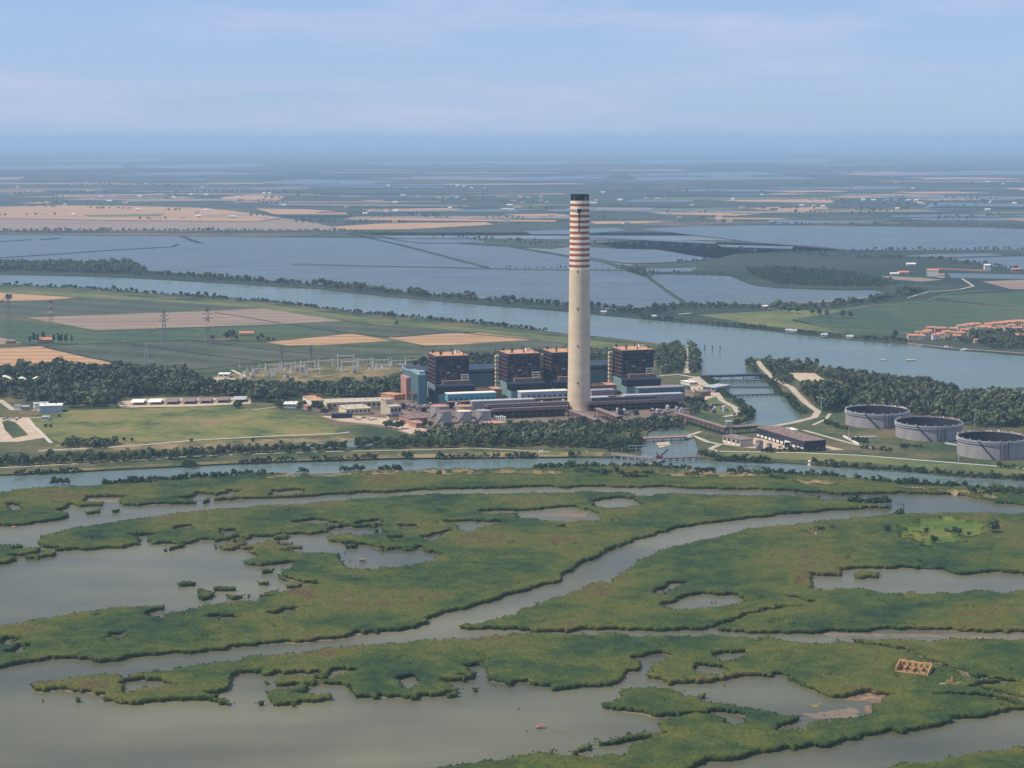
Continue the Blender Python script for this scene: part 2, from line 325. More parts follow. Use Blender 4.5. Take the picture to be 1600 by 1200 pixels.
lagoon([(1000, 358), (1075, 354), (1200, 352), (1550, 356), (1660, 362), (1800, 372), (1660, 389), (1500, 391), (1360, 391), (1332, 391), (1275, 385), (1200, 380), (1150, 375), (1050, 363)])
lagoon([(920, 369), (1000, 372), (1120, 378), (1118, 381), (1000, 375), (920, 371)])
lagoon([(820, 361), (960, 356), (980, 360), (900, 366), (830, 366)])
lagoon([(1405, 400), (1462, 397), (1550, 396), (1570, 399), (1475, 402)])
lagoon([(1478, 404), (1660, 399), (1700, 420), (1600, 421), (1575, 419), (1500, 408)])
lagoon([(1480, 427), (1600, 429), (1750, 433), (1750, 440), (1600, 436), (1487, 434)])
lagoon([(1120, 382), (1240, 385), (1238, 389), (1130, 386)])
lagoon([(610, 373), (750, 374), (760, 379), (660, 380)])
lagoon([(1005, 420), (1090, 418), (1080, 424), (1010, 425)])
for pts in ([(-100, 262), (0, 259), (180, 257), (200, 263), (0, 265)], [(200, 259), (420, 255), (400, 261), (230, 263)], [(200, 271), (330, 268), (400, 271), (300, 274)], [(270, 281), (318, 279), (322, 281)], [(395, 286), (470, 280), (620, 283), (540, 290)], [(640, 276), (800, 273), (790, 279), (650, 281)], [(790, 277), (955, 273), (945, 279), (800, 281)], [(980, 272), (1180, 268), (1280, 280), (1000, 282)], [(1200, 289), (1430, 292), (1380, 296), (1210, 294)], [(1290, 268), (1600, 266), (1700, 272), (1350, 275)], [(1460, 316), (1600, 319), (1700, 326), (1440, 326)], [(1390, 337), (1560, 334), (1720, 340), (1560, 345), (1430, 343)], [(1200, 343), (1390, 342), (1380, 346), (1210, 350)], [(60, 250), (260, 248), (250, 252), (80, 253)], [(560, 254), (900, 251), (880, 257), (600, 258)], [(1000, 250), (1300, 248), (1290, 254), (1020, 256)]):
    lagoon(pts)
# fields of the far plain
def ff(pts, m=M_FORANGE, lab='orange stubble field on the far plain', dz=.2): return field(pts, m, lab, dz, ZL, 'field', 6)
ff([(-100, 326), (0, 323), (90, 321), (215, 322), (320, 325), (400, 334), (440, 340), (400, 346), (180, 344), (0, 341), (-100, 341)])
ff([(-100, 342), (0, 342), (180, 345), (400, 347), (445, 341), (500, 350), (530, 357), (535, 360), (200, 360), (-100, 360)], M_FBROWN, 'pale brown ploughed field beside the far lagoon')
ff([(130, 336), (260, 334), (250, 338), (140, 339)], M_YMEADOW, 'yellow strip of dry grass in the stubble', .35)
ff([(300, 337), (400, 334), (395, 336), (320, 339)], M_FBROWN, 'pale strip of bare soil in the stubble', .35)
ff([(345, 308), (400, 304), (445, 307), (430, 316), (350, 314)])
ff([(400, 326), (480, 327), (540, 331), (560, 335), (430, 335)])
ff([(520, 354), (600, 349), (760, 347), (770, 351), (640, 358), (540, 359)])
ff([(560, 327), (700, 325), (730, 328), (600, 331)])
ff([(560, 313), (680, 311), (690, 315), (590, 316)], M_FBROWN, 'pale brown field strip on the far plain')
ff([(760, 333), (830, 331), (890, 336), (850, 341), (740, 340)])
ff([(740, 304), (880, 302), (890, 306), (780, 308)])
ff([(920, 346), (1010, 342), (1060, 345), (990, 349), (930, 350)])
ff([(1000, 330), (1090, 328), (1200, 333), (1150, 337), (1040, 335)])
ff([(1090, 311), (1200, 308), (1305, 312), (1300, 317), (1160, 315)])
ff([(1200, 326), (1290, 323), (1300, 329), (1220, 331)])
ff([(1170, 325), (1220, 323), (1215, 328), (1180, 328)])
ff([(30, 318), (80, 314), (78, 318)])
ff([(240, 309), (290, 307), (285, 311)])
ff([(1285, 306), (1400, 303), (1480, 306), (1330, 309)])
ff([(1320, 272), (1400, 269), (1400, 272)], M_FBROWN, 'pale brown field strip on the far plain')
ff([(-100, 280), (40, 276), (30, 280), (-60, 284)], M_FBROWN, 'pale brown field strip on the far plain')
rs = random.Random(21)
FSTRIP = {M_FORANGE.name: 'thin orange field strip far out on the hazy plain', M_FBROWN.name: 'thin pale brown field strip far out on the hazy plain', M_FARW.name: 'thin dark field strip far out on the hazy plain', M_YMEADOW.name: 'thin yellow green field strip far out on the hazy plain', M_LAGOON.name: 'thin pale strip of water far out on the hazy plain'}
for k in range(190):
    v = 238 + 118 * rs.random() ** 1.1; x = rs.uniform(-150, 1750); c = at(x, v, ZL); l_ = rs.uniform(120, 600) * (c.y / 9000) ** .5; w_ = rs.uniform(40, 190) * (c.y / 9000) ** .8; a_ = R(rs.choice((-12, -6, 4, 10, 18)) + rs.uniform(-3, 3))
    if v > 318 and x < 560: continue
    if v > 345: continue
    m_ = rs.choice((M_FORANGE, M_FBROWN, M_FBROWN, M_FARW, M_FARW, M_YMEADOW, M_LAGOON)); ca, sa = math.cos(a_), math.sin(a_)
    sheet('field', [(c.x + ca * p - sa * q, c.y + sa * p + ca * q) for p, q in ((-l_, -w_), (l_, -w_ * rs.uniform(.6, 1)), (l_ * rs.uniform(.7, 1), w_), (-l_ * rs.uniform(.7, 1), w_))], ZL + .5 + k * .012, m_, FSTRIP[m_.name])
# fields across the river on the right
field([(1235, 500), (1420, 470), (1530, 476), (1660, 482), (1700, 505), (1560, 512), (1420, 525), (1330, 522)], M_FGREEN, 'green crop field beside the riverside village')
field([(1090, 492), (1200, 486), (1300, 484), (1400, 472), (1240, 499), (1320, 521), (1190, 509)], M_YMEADOW, 'yellow green meadow on the far river bank')
field([(1455, 463), (1600, 455), (1700, 457), (1700, 482), (1600, 480), (1520, 473)], M_FGREEN, 'green crop field below the white villa', .1)
field([(1535, 440), (1600, 437), (1700, 438), (1700, 452), (1580, 452)], M_FBROWN, 'bare brown field beyond the bend of the track', .12)
field([(1375, 431), (1440, 434), (1475, 437), (1440, 440), (1400, 437)], M_FBROWN, 'bare earth yard below the white villa', .12)
field([(1165, 418), (1330, 425), (1400, 446), (1385, 451), (1215, 447), (1180, 436)], M_FARW, 'dark scrubby marsh beside the far lagoon', .1)
for p_, wd, m_, lb in (([(1418, 465), (1450, 456), (1500, 452), (1521, 447), (1503, 435)], 4.5, M_TRACK, 'white gravel track bending past the villa'),
                       ([(1300, 480), (1400, 475), (1450, 469), (1475, 460), (1550, 452)], 6, M_YMEADOW, 'pale grass dyke path through the green fields'),
                       ([(1450, 470), (1500, 474), (1600, 482), (1700, 490)], 7, M_DRY, 'dry grass path between two green fields'),
                       ([(1230, 510), (1300, 513), (1420, 521)], 8, M_DRY, 'worn sandy path above the far river bank'),
                       ([(1060, 491), (1080, 489)], 6, M_TRACK, 'short white sand patch on the far bank'),
                       ([(1195, 481), (1225, 485), (1250, 487)], 5, M_TRACK, 'white farm track under the far bank trees')):
    ribbon('track', p_, wd, ZL + .3, m_, lb)
# dykes across the lagoons
def dyke(pts, wid=9, lab='narrow earth dyke crossing the fishing lagoon'): return ribbon('dyke', pts, wid, 1.5, M_FARW, lab, 1, 1.6)
dyke([(460, 412), (560, 415), (680, 417), (800, 420), (890, 421), (980, 422), (1012, 430)], 12, 'straight earth dyke closing the front of the fishing lagoon')
dyke([(544, 364), (625, 382), (675, 395), (760, 417)], 14, 'slanting earth dyke running down to the tree line')
dyke([(720, 380), (800, 385), (888, 400), (950, 410), (1012, 431)], 22, 'broad scrubby dyke running behind the chimney')
dyke([(1011, 431), (1040, 452), (1071, 473)], 8, 'narrow causeway crossing the lagoon to the river bank')
dyke([(-100, 405), (0, 402), (70, 398), (150, 392), (270, 385), (278, 381)], 8, 'thin earth dyke in the left hand lagoon')
dyke([(282, 368), (305, 377), (312, 379)], 14, 'short scrubby spur reaching into the lagoon')
dyke([(0, 377), (48, 374)], 10, 'short earth bank near the far fields')
dyke([(66, 374), (90, 372)], 16, 'stub of earth bank in the lagoon')
dyke([(1200, 351), (1400, 352), (1600, 354), (1720, 356)], 24, 'long tree lined dyke behind the pale lagoon')
dyke([(1550, 357), (1600, 364), (1700, 372)], 12, 'earth dyke crossing the right hand lagoon')
dyke([(940, 393), (1000, 395), (1060, 398)], 8, 'thin looping bank in the bright lagoon')

# fields of the peninsula
field([(42, 496), (300, 487), (412, 482), (535, 501), (450, 506), (300, 511), (149, 516)], M_FBROWN, 'bare pinkish brown field beside the river meadow')
field([(417, 535), (550, 521), (612, 532), (525, 538), (450, 540)], M_FORANGE, 'orange stubble field behind the switchyard')
field([(605, 528), (700, 521), (750, 520), (838, 530), (700, 539), (665, 540)], M_FORANGE, 'long orange stubble field behind the boiler houses')
field([(-120, 548), (0, 544), (68, 541), (185, 567), (90, 575), (-120, 575)], M_FORANGE, 'orange stubble field behind the wood')
field([(-80, 455), (0, 457), (119, 465), (70, 469), (-80, 472)], M_FORANGE, 'orange stubble field near the river bend')
field([(-80, 525), (0, 527), (34, 536), (-80, 541)], M_FBROWN, 'small bare field beside the poplar farmhouse')
field([(150, 519), (300, 513), (455, 507), (535, 521), (425, 525), (300, 530), (200, 533)], M_FGREEN, 'bright green crop field in front of the bare field')
field([(75, 540), (200, 535), (300, 531), (420, 537), (440, 543), (660, 543), (700, 541), (840, 532), (960, 546), (760, 552), (560, 556), (400, 566), (280, 578), (190, 569)], M_FDARK, 'dull green crop field behind the wood and switchyard')
field([(120, 466), (200, 464), (300, 474), (410, 481), (300, 486), (40, 495), (0, 500), (-80, 505), (-80, 474), (60, 470)], M_FDARK, 'dull green field below the river meadow', .03)
field([(-80, 506), (30, 500), (145, 518), (195, 534), (70, 540), (36, 536), (0, 526), (-80, 522)], M_FGREEN, 'green field round the poplar farmhouse', .04)
field([(535, 505), (700, 515), (800, 526), (740, 519), (700, 520), (612, 527), (545, 519), (460, 507)], M_FDARK, 'dull green strip above the stubble fields', .04)
field([(-80, 449), (0, 452), (150, 459), (300, 471), (425, 477), (550, 494), (700, 509), (800, 519), (890, 528), (1000, 540), (1030, 546), (950, 545), (840, 530), (700, 515), (550, 502), (412, 482), (300, 474), (150, 465), (0, 456), (-80, 453)], M_YMEADOW, 'yellow green meadow strip along the near river bank', .09)
field([(45, 655), (110, 641), (330, 635), (430, 641), (490, 651), (530, 668), (520, 680), (200, 691), (95, 692), (72, 680)], M_MEADOW, 'open yellow green lawn in front of the wood')
field([(95, 694), (200, 693), (520, 683), (640, 690), (600, 697), (400, 699), (150, 704), (60, 706)], M_DRY, 'dry brown grass strip below the lawn', .05)
field([(0, 737), (100, 733), (250, 725), (400, 718), (600, 711), (800, 706), (945, 706), (940, 713), (800, 714), (600, 716), (400, 722), (250, 729), (100, 737), (0, 741)], M_DRY, 'dry sandy canal bank', .04)
field([(1120, 715), (1210, 717), (1340, 722), (1500, 735), (1600, 741), (1700, 748), (1700, 740), (1560, 728), (1340, 711), (1240, 706), (1140, 707)], M_YMEADOW, 'mown grass bank above the canal', .05)
field([(1230, 664), (1290, 648), (1330, 660), (1420, 680), (1510, 700), (1540, 722), (1440, 718), (1340, 706), (1290, 690)], M_LAND, 'rough grass round the oil tanks', .05)
field([(1090, 628), (1120, 616), (1160, 645), (1140, 650), (1095, 645)], M_YMEADOW, 'small grass triangle inside the bend of the canal road', .05)
for p_, wd, lb in (([(149, 517.5), (300, 512), (450, 507), (540, 520), (612, 527), (700, 520)], 9, 'dark ditch along the front of the bare pinkish field'), ([(34, 537), (68, 540), (200, 535), (300, 531), (420, 534)], 8, 'dark ditch behind the green field by the poplar farmhouse'), ([(68, 541.5), (130, 556), (190, 568.5)], 9, 'dark ditch along the stubble field behind the wood'), ([(540, 502), (620, 512), (720, 520), (840, 531)], 8, 'dark ditch below the river meadow'), ([(300, 532), (420, 546), (520, 556)], 7, 'dark ditch slanting through the dull green field'), ([(200, 537), (330, 555), (420, 566)], 7, 'dark ditch slanting down to the switchyard'), ([(300, 578), (420, 565), (560, 557), (660, 552)], 12, 'dark hedge line behind the switchyard'), ([(335, 488), (380, 495), (440, 505)], 6, 'thin ditch crossing the bare pinkish field')):
    ribbon('ditch', p_, wd, ZL + .2, M_FARW, lb, 1)
# works yard and bare ground
field([(480, 640), (520, 632), (620, 622), (700, 612), (800, 606), (960, 598), (1060, 600), (1085, 615), (1080, 640), (1070, 665), (1020, 668), (960, 664), (860, 668), (780, 668), (690, 676), (660, 684), (600, 668), (540, 660)], M_YARD, 'dusty brown works yard under the boiler houses', .05)
field([(180, 628), (250, 622), (390, 621), (392, 631), (300, 635), (190, 637)], M_DIRT, 'pale dirt strip under the row of open sheds', .09)
field([(330, 588), (400, 578), (480, 570), (640, 575), (600, 590), (480, 597), (390, 594)], M_DRY, 'dry gravel ground of the switchyard', .05)
field([(315, 592), (345, 589), (372, 592), (340, 597), (322, 600)], M_DIRT, 'pale dirt patch beside the switchyard hut', .1)
field([(1228, 583), (1272, 583), (1303, 603), (1288, 607), (1258, 600)], M_DIRT, 'bare sandy clearing in the riverside wood', .1)
field([(1400, 608), (1488, 614), (1484, 619), (1402, 613)], M_DIRT, 'long bare sandy strip beside the riverside wood', .1)
field([(1150, 690), (1180, 684), (1240, 694), (1290, 696), (1320, 703), (1240, 704), (1170, 700), (1125, 694)], M_DIRT, 'pale dirt yard in front of the pump house', .1)
field([(1075, 592), (1092, 588), (1110, 604), (1122, 618), (1100, 626), (1080, 610)], M_DIRT, 'dusty bare yard beside the canal road', .09)
field([(500, 650), (560, 650), (620, 655), (668, 672), (655, 682), (600, 664), (530, 658)], M_DIRT, 'pale dirt yard below the workshops', .09)
field([(-60, 653), (45, 652), (70, 684), (30, 690), (-60, 692)], M_DIRT, 'pale dirt parking yard', .08)
field([(3, 659), (12, 656), (24, 660), (44, 680), (20, 685), (8, 672)], M_LAND, 'scrubby patch inside the dirt parking yard', .16)
field([(1025, 692), (1045, 690), (1048, 696), (1030, 700)], M_DIRT, 'small sandy islet under the bridges', .1, .3)
def road(pts, wd, lab, m=M_ROAD, dz=.16): return ribbon('road', pts, wd, ZL + dz, m, lab)
road([(1065, 541), (1071, 546), (1074, 560), (1073, 583)], 9, 'pale road through the headland trees')
road([(1030, 587), (1060, 585), (1090, 590), (1120, 614), (1128, 626), (1148, 636), (1153, 644), (1148, 648), (1130, 651)], 7, 'pale road curving along the canal basin')
road([(1183, 564), (1192, 575), (1210, 592), (1236, 605), (1248, 618), (1260, 630), (1278, 643), (1272, 652), (1240, 660), (1207, 666)], 8, 'pale road curving along the far side of the basin')
road([(1297, 646), (1290, 655), (1270, 664)], 4, 'narrow path dropping through the tank grass')
road([(1255, 672), (1320, 690), (1360, 700)], 5, 'grey service road beside the pump house')
road([(1120, 705), (1240, 707), (1340, 711), (1440, 719), (1570, 729), (1700, 744)], 4, 'pale dyke track above the canal', M_TRACK)
road([(0, 731), (150, 723), (300, 713), (480, 706), (640, 703), (740, 700), (860, 706)], 3.5, 'thin pale path along the canal bank')
road([(60, 704), (200, 697), (300, 688), (430, 681), (530, 677), (546, 675)], 4, 'thin white path below the lawn', M_TRACK)
road([(395, 640), (432, 636)], 4, 'short path crossing the lawn')
road([(0, 625), (20, 640), (60, 641), (62, 638)], 7, 'dirt road at the edge of the wood')
road([(-40, 655), (30, 653), (65, 652)], 5, 'dirt road along the top of the parking yard')
road([(42, 657), (60, 672), (80, 692)], 4, 'pale ditch lining beside the parking yard', M_TRACK, .2)
road([(362, 578), (388, 590)], 5, 'pale road into the switchyard', M_TRACK, .2)
road([(1125, 694), (1105, 690), (1085, 681), (1070, 684)], 6, 'pale road from the bridge to the pump house')
road([(1125, 694), (1110, 701), (1122, 706)], 6, 'pale road dropping to the canal track')
road([(1068, 683), (1095, 674)], 5, 'pale lane behind the road bridge')
sheet('pond', px([(395, 701), (460, 695), (590, 689), (592, 696), (470, 702)], ZL), ZL + .1, M_RIVER, 'narrow grey ditch pond behind the canal trees')

# ------------------------------------------------------------------ reed beds of the foreground
HR = 2.7
TO = [None, (0, 700), (400, 700), (800, 700), (1200, 700), (0, 950), (400, 950), (800, 950), (1200, 950)]
def T(k, pts): return [(TO[k][0] + a / 4, TO[k][1] + b / 4) for a, b in pts]
def lifted(pts, water_poly=False, h=HR):      # reed tops hide the water behind them: far-side edges are read at reed height
    n = len(pts); A = sum(pts[i][0] * pts[(i + 1) % n][1] - pts[(i + 1) % n][0] * pts[i][1] for i in range(n))
    s = 1 if A > 0 else -1; out = []
    for i in range(n):
        a, b, c = pts[i - 1], pts[i], pts[(i + 1) % n]
        nv = 0
        for p, q in ((a, b), (b, c)):
            d = math.hypot(q[0] - p[0], q[1] - p[1]) or 1; nv += -s * (q[0] - p[0]) / d / 2
        if water_poly: nv = -nv
        k = min(1, max(0, -nv * 1.6)); w0 = at(b[0], b[1], h * k); out.append((w0.x, w0.y))
    return out
S1 = [(-700, 785), (0, 768), (75, 760), (162, 756), (200, 750), (337, 744), (400, 737), (425, 740), (525, 735), (625, 734), (800, 730), (825, 731), (950, 727), (1025, 728), (1075, 732), (1120, 736), (1200, 738), (1300, 741), (1375, 750), (1512, 759), (1550, 754), (1600, 762), (2300, 775),
      (2300, 805), (1600, 794), (1562, 788), (1500, 775), (1400, 770), (1385, 772), (1340, 775), (1275, 771), (1200, 768), (1000, 762), (800, 763), (585, 770), (500, 775), (400, 779), (300, 788), (200, 790), (120, 794), (110, 789), (90, 801), (117, 808), (50, 820), (0, 824), (-700, 836)]
S2 = [(57, 855), (62, 845), (62, 838), (100, 827), (175, 814), (250, 805), (325, 796), (400, 790), (475, 786), (575, 777), (650, 772), (800, 770), (912, 767), (985, 769), (998, 774), (1022, 774), (1024, 770), (1200, 773), (1275, 775), (1355, 786), (1412, 789), (1412, 792), (1325, 796), (1200, 807), (1100, 820), (1025, 836), (962, 857), (900, 887), (867, 910), (800, 932), (737, 950), (670, 970), (662, 982), (625, 987), (525, 997), (400, 1010), (262, 1025), (162, 1035), (140, 1030), (62, 1032), (0, 1046), (-700, 1070), (-700, 995), (0, 975), (75, 962), (150, 952), (162, 947), (262, 944), (267, 951), (280, 952), (310, 947), (325, 941), (400, 938), (432, 925), (450, 920), (507, 916), (450, 902), (442, 895), (457, 887), (450, 880), (407, 885), (400, 872), (387, 860), (340, 859), (350, 850), (370, 840), (342, 845), (312, 845), (285, 855), (250, 852), (170, 856), (130, 862), (100, 862)]
S3 = [(1200, 821), (1375, 805), (1412, 802), (1500, 800), (1600, 801), (2300, 804), (2300, 993), (1600, 990), (1425, 987), (1300, 985), (1282, 988), (1275, 994), (1200, 991), (1110, 986), (1000, 985), (900, 987), (800, 987), (727, 985), (722, 981), (750, 974), (800, 957), (825, 950), (900, 922), (970, 892), (1010, 870), (1050, 852), (1125, 836)]
S4 = [(50, 1075), (62, 1065), (175, 1050), (202, 1055), (240, 1045), (400, 1026), (500, 1012), (600, 1004), (725, 995), (800, 990), (1100, 990), (1200, 994), (1240, 999), (1275, 1004), (1300, 1006), (1300, 998), (1350, 998), (2300, 1001), (2300, 1092), (1595, 1112), (1475, 1130), (1362, 1155), (1200, 1178), (1100, 1195), (1060, 1225), (640, 1225), (675, 1199), (737, 1192), (800, 1181), (875, 1170), (950, 1157), (1037, 1145), (1027, 1135), (1050, 1122), (970, 1115), (949, 1106), (960, 1092), (985, 1075), (972, 1067), (950, 1074), (887, 1080), (865, 1079), (862, 1072), (827, 1070), (825, 1065), (800, 1063), (797, 1071), (797, 1079), (750, 1085), (700, 1087), (650, 1086), (600, 1090), (580, 1092), (562, 1086), (557, 1077), (532, 1071), (502, 1069), (500, 1065), (525, 1055), (565, 1051), (522, 1050), (475, 1054), (437, 1055), (432, 1050), (400, 1051), (370, 1052), (360, 1065), (362, 1072), (357, 1082), (320, 1086), (370, 1097), (367, 1102), (347, 1101), (322, 1094), (212, 1101), (155, 1099), (155, 1091), (160, 1085), (127, 1080), (87, 1081), (52, 1080)]
S5 = [(1250, 1245), (1375, 1200), (1450, 1187), (1600, 1165), (2300, 1145), (2300, 1330), (1250, 1330)]
WAT = [
    [(372, 842), (400, 840)] + T(2, [(80, 555), (210, 545), (350, 545), (480, 525), (490, 500), (600, 500), (650, 470), (740, 465), (790, 455), (780, 490), (790, 530), (740, 540), (560, 540), (450, 560), (480, 590), (650, 610), (800, 640), (920, 645), (1000, 620), (1060, 650), (1130, 660), (1120, 695), (850, 745), (620, 750), (600, 735), (530, 710), (545, 660), (440, 640), (350, 640), (250, 640), (130, 630), (150, 590), (90, 570), (0, 585)]) + [(375, 852)],
    T(1, [(90, 580), (230, 570), (240, 600), (220, 635), (90, 635)]), T(1, [(520, 345), (540, 318), (770, 312), (740, 345), (700, 355), (640, 335)]), T(1, [(40, 365), (120, 362), (125, 385), (60, 385)]),
    T(1, [(1060, 325), (1200, 315), (1240, 290), (1340, 295), (1420, 280), (1520, 280), (1440, 300), (1250, 325)]), T(1, [(1100, 495), (1200, 487), (1205, 500), (1110, 512)]), T(1, [(1370, 522), (1470, 517), (1470, 535), (1390, 540)]), T(1, [(800, 555), (990, 550), (1060, 548), (900, 562), (930, 600), (880, 610), (870, 570)]),
    T(2, [(100, 275), (280, 270), (280, 280), (110, 284)]), T(2, [(210, 475), (320, 455), (430, 462), (560, 490), (420, 480), (300, 470)]), T(2, [(820, 570), (900, 565), (900, 583), (850, 588)]), T(2, [(1190, 472), (1300, 466), (1560, 470), (1480, 485), (1350, 488), (1340, 510), (1280, 505)]), T(2, [(890, 492), (1000, 485), (990, 498), (910, 502)]), T(2, [(1040, 570), (1120, 545), (1220, 530), (1140, 560), (1060, 578)]), T(2, [(1400, 405), (1500, 392), (1600, 398), (1600, 410), (1450, 412)]),
    T(3, [(0, 412), (50, 402), (210, 382), (400, 378), (490, 402), (555, 422), (550, 455), (240, 460), (150, 440), (40, 430)]), T(3, [(495, 338), (650, 312), (740, 325), (830, 370), (570, 375), (500, 350)]), T(3, [(290, 508), (340, 500), (345, 512)]),
    T(4, [(265, 802), (460, 797), (465, 763), (520, 752), (900, 762), (1080, 767), (1190, 787), (1240, 797), (1400, 782), (1600, 787), (1900, 800), (1900, 895), (1600, 890), (1500, 898), (1350, 875), (1200, 893), (900, 900), (750, 908), (600, 885), (450, 880), (370, 885), (290, 865), (260, 830)]),
    T(3, [(920, 915), (950, 880), (1010, 847), (1100, 850), (1000, 872), (960, 915)]), T(3, [(940, 995), (1080, 942), (1200, 922), (1400, 927), (1450, 970), (1300, 985), (1000, 1000)]),
    T(5, [(770, 490), (820, 462), (1000, 462), (1070, 492), (1000, 492), (900, 480), (810, 515)]), T(5, [(930, 60), (960, 40), (1090, 5), (1110, 20), (1000, 60)]), T(5, [(650, 185), (700, 165), (780, 165), (740, 178)]), T(5, [(0, 210), (50, 205), (110, 210), (60, 218), (0, 215)]), T(5, [(30, 285), (110, 258), (210, 240), (120, 270)]), T(5, [(1290, 66), (1360, 58), (1500, 60), (1400, 74)]),
    T(6, [(1160, 465), (1400, 432), (1385, 405), (1300, 380), (1380, 374), (1450, 392), (1428, 430), (1430, 470), (1590, 475), (1580, 485), (1440, 495), (1340, 515), (1220, 490)]), T(6, [(890, 467), (1020, 447), (1030, 490), (940, 495)]), T(6, [(90, 45), (200, 20), (240, 10), (210, 36)]),
    T(7, [(680, 475), (700, 440), (720, 410), (800, 385), (810, 350), (740, 325), (900, 287), (960, 290), (955, 320), (870, 350), (870, 385), (815, 400), (830, 440), (960, 480), (1150, 478), (1080, 500), (1065, 530), (1000, 488), (870, 482), (740, 502)]),
    T(7, [(1070, 505), (1170, 485), (1340, 455), (1400, 432), (1600, 437)]) + T(8, [(0, 442), (70, 432), (130, 452), (270, 520), (380, 560), (490, 562), (500, 575), (600, 600), (640, 680), (560, 690), (340, 692), (250, 690), (180, 740), (60, 770), (110, 725), (235, 690), (200, 665), (100, 660), (0, 650)]) + T(7, [(1600, 640), (1350, 605), (1230, 580), (1220, 548), (1100, 545)]),
    T(7, [(1280, 300), (1340, 290), (1450, 288), (1420, 305), (1330, 312)]), T(7, [(1175, 400), (1200, 370), (1310, 385), (1300, 415), (1210, 410)]), T(7, [(1280, 665), (1330, 660), (1490, 690), (1430, 708), (1330, 715)]), T(7, [(220, 935), (460, 905), (680, 860), (880, 830), (700, 870), (650, 905), (470, 930)]),
    T(8, [(500, 555), (620, 530), (740, 545), (825, 570), (700, 590), (600, 598)])]
DITCH = [(T(8, [(405, 205), (560, 222), (700, 242), (860, 272), (1000, 322), (1150, 388), (1300, 442), (1440, 452), (1560, 462)]), 4.5), (T(8, [(1290, 492), (1440, 475)]), 6), (T(8, [(1390, 517), (1600, 582), (1800, 640)]), 4.5), (T(8, [(1320, 545), (1450, 575), (1600, 612)]), 4), (T(8, [(1060, 550), (1200, 546), (1330, 560)]), 2.2), (T(7, [(1240, 150), (1240, 112), (1400, 67), (1600, 17), (1800, -10)]), 2.6), (T(4, [(120, 935), (300, 965)]), 2.5), (T(6, [(640, 170), (660, 150)]), 3), (T(7, [(1000, 688), (1280, 665)]), 2.5)]
ISLE = [T(1, q) for q in ([(1065, 855), (1130, 835), (1235, 845), (1235, 865), (1070, 868)], [(1215, 890), (1270, 880), (1360, 915), (1330, 948), (1235, 948)], [(1340, 875), (1400, 865), (1465, 890), (1450, 912), (1340, 890)], [(1450, 935), (1520, 930), (1520, 950), (1455, 950)], [(1000, 650), (1060, 630), (1150, 605), (1150, 630), (1010, 658)], [(550, 400), (620, 390), (630, 410), (560, 420)], [(690, 385), (755, 380), (755, 400), (690, 400)], [(215, 685), (280, 662), (355, 668), (350, 682), (220, 692)], [(-500, 620), (0, 610), (70, 610), (110, 640), (240, 635), (235, 660), (130, 675), (60, 680), (135, 695), (130, 710), (0, 728), (-500, 760)], [(1360, 630), (1420, 600), (1560, 600), (1480, 630), (1440, 645)], [(1550, 705), (1640, 690), (1700, 712), (1600, 722)], [(160, 690), (195, 688), (190, 702), (160, 703)], [(1575, 940), (1680, 930), (1640, 955)])]
ISLE += [T(2, q) for q in ([(95, 560), (130, 540), (210, 550), (200, 575), (100, 580)], [(175, 610), (230, 597), (300, 610), (295, 635), (180, 635)], [(20, 770), (140, 763), (145, 783), (30, 787)], [(190, 855), (300, 845), (300, 875), (190, 880)], [(580, 482), (645, 483), (640, 503), (580, 500)], [(662, 478), (708, 478), (708, 500), (665, 498)], [(560, 608), (640, 608), (630, 630), (560, 628)], [(-30, 850), (60, 838), (135, 842), (130, 860), (20, 862)], [(720, 522), (745, 522), (745, 535), (725, 535)])]
ISLE += [T(4, [(555, 775), (640, 770), (710, 795), (690, 825), (560, 820)]), T(6, [(80, 490), (100, 440), (180, 430), (290, 430), (350, 470), (350, 490), (100, 505)]), T(6, [(30, 560), (70, 520), (250, 520), (490, 560), (450, 585), (250, 600), (120, 610), (50, 590)]), T(6, [(-20, 585), (70, 590), (70, 610), (-20, 615)]), T(5, [(360, 550), (420, 545), (420, 565), (370, 570)]), T(5, [(430, 580), (480, 545), (530, 560), (530, 580)]), T(5, [(1500, 588), (1525, 588), (1522, 606), (1500, 606)]), T(8, [(340, 685), (400, 678), (405, 695), (345, 700)]), T(7, [(960, 320), (965, 290), (1030, 315), (1000, 325)]), T(7, [(1310, 515), (1350, 505), (1355, 530), (1318, 532)]), T(7, [(1185, 540), (1225, 535), (1222, 562), (1190, 562)])]

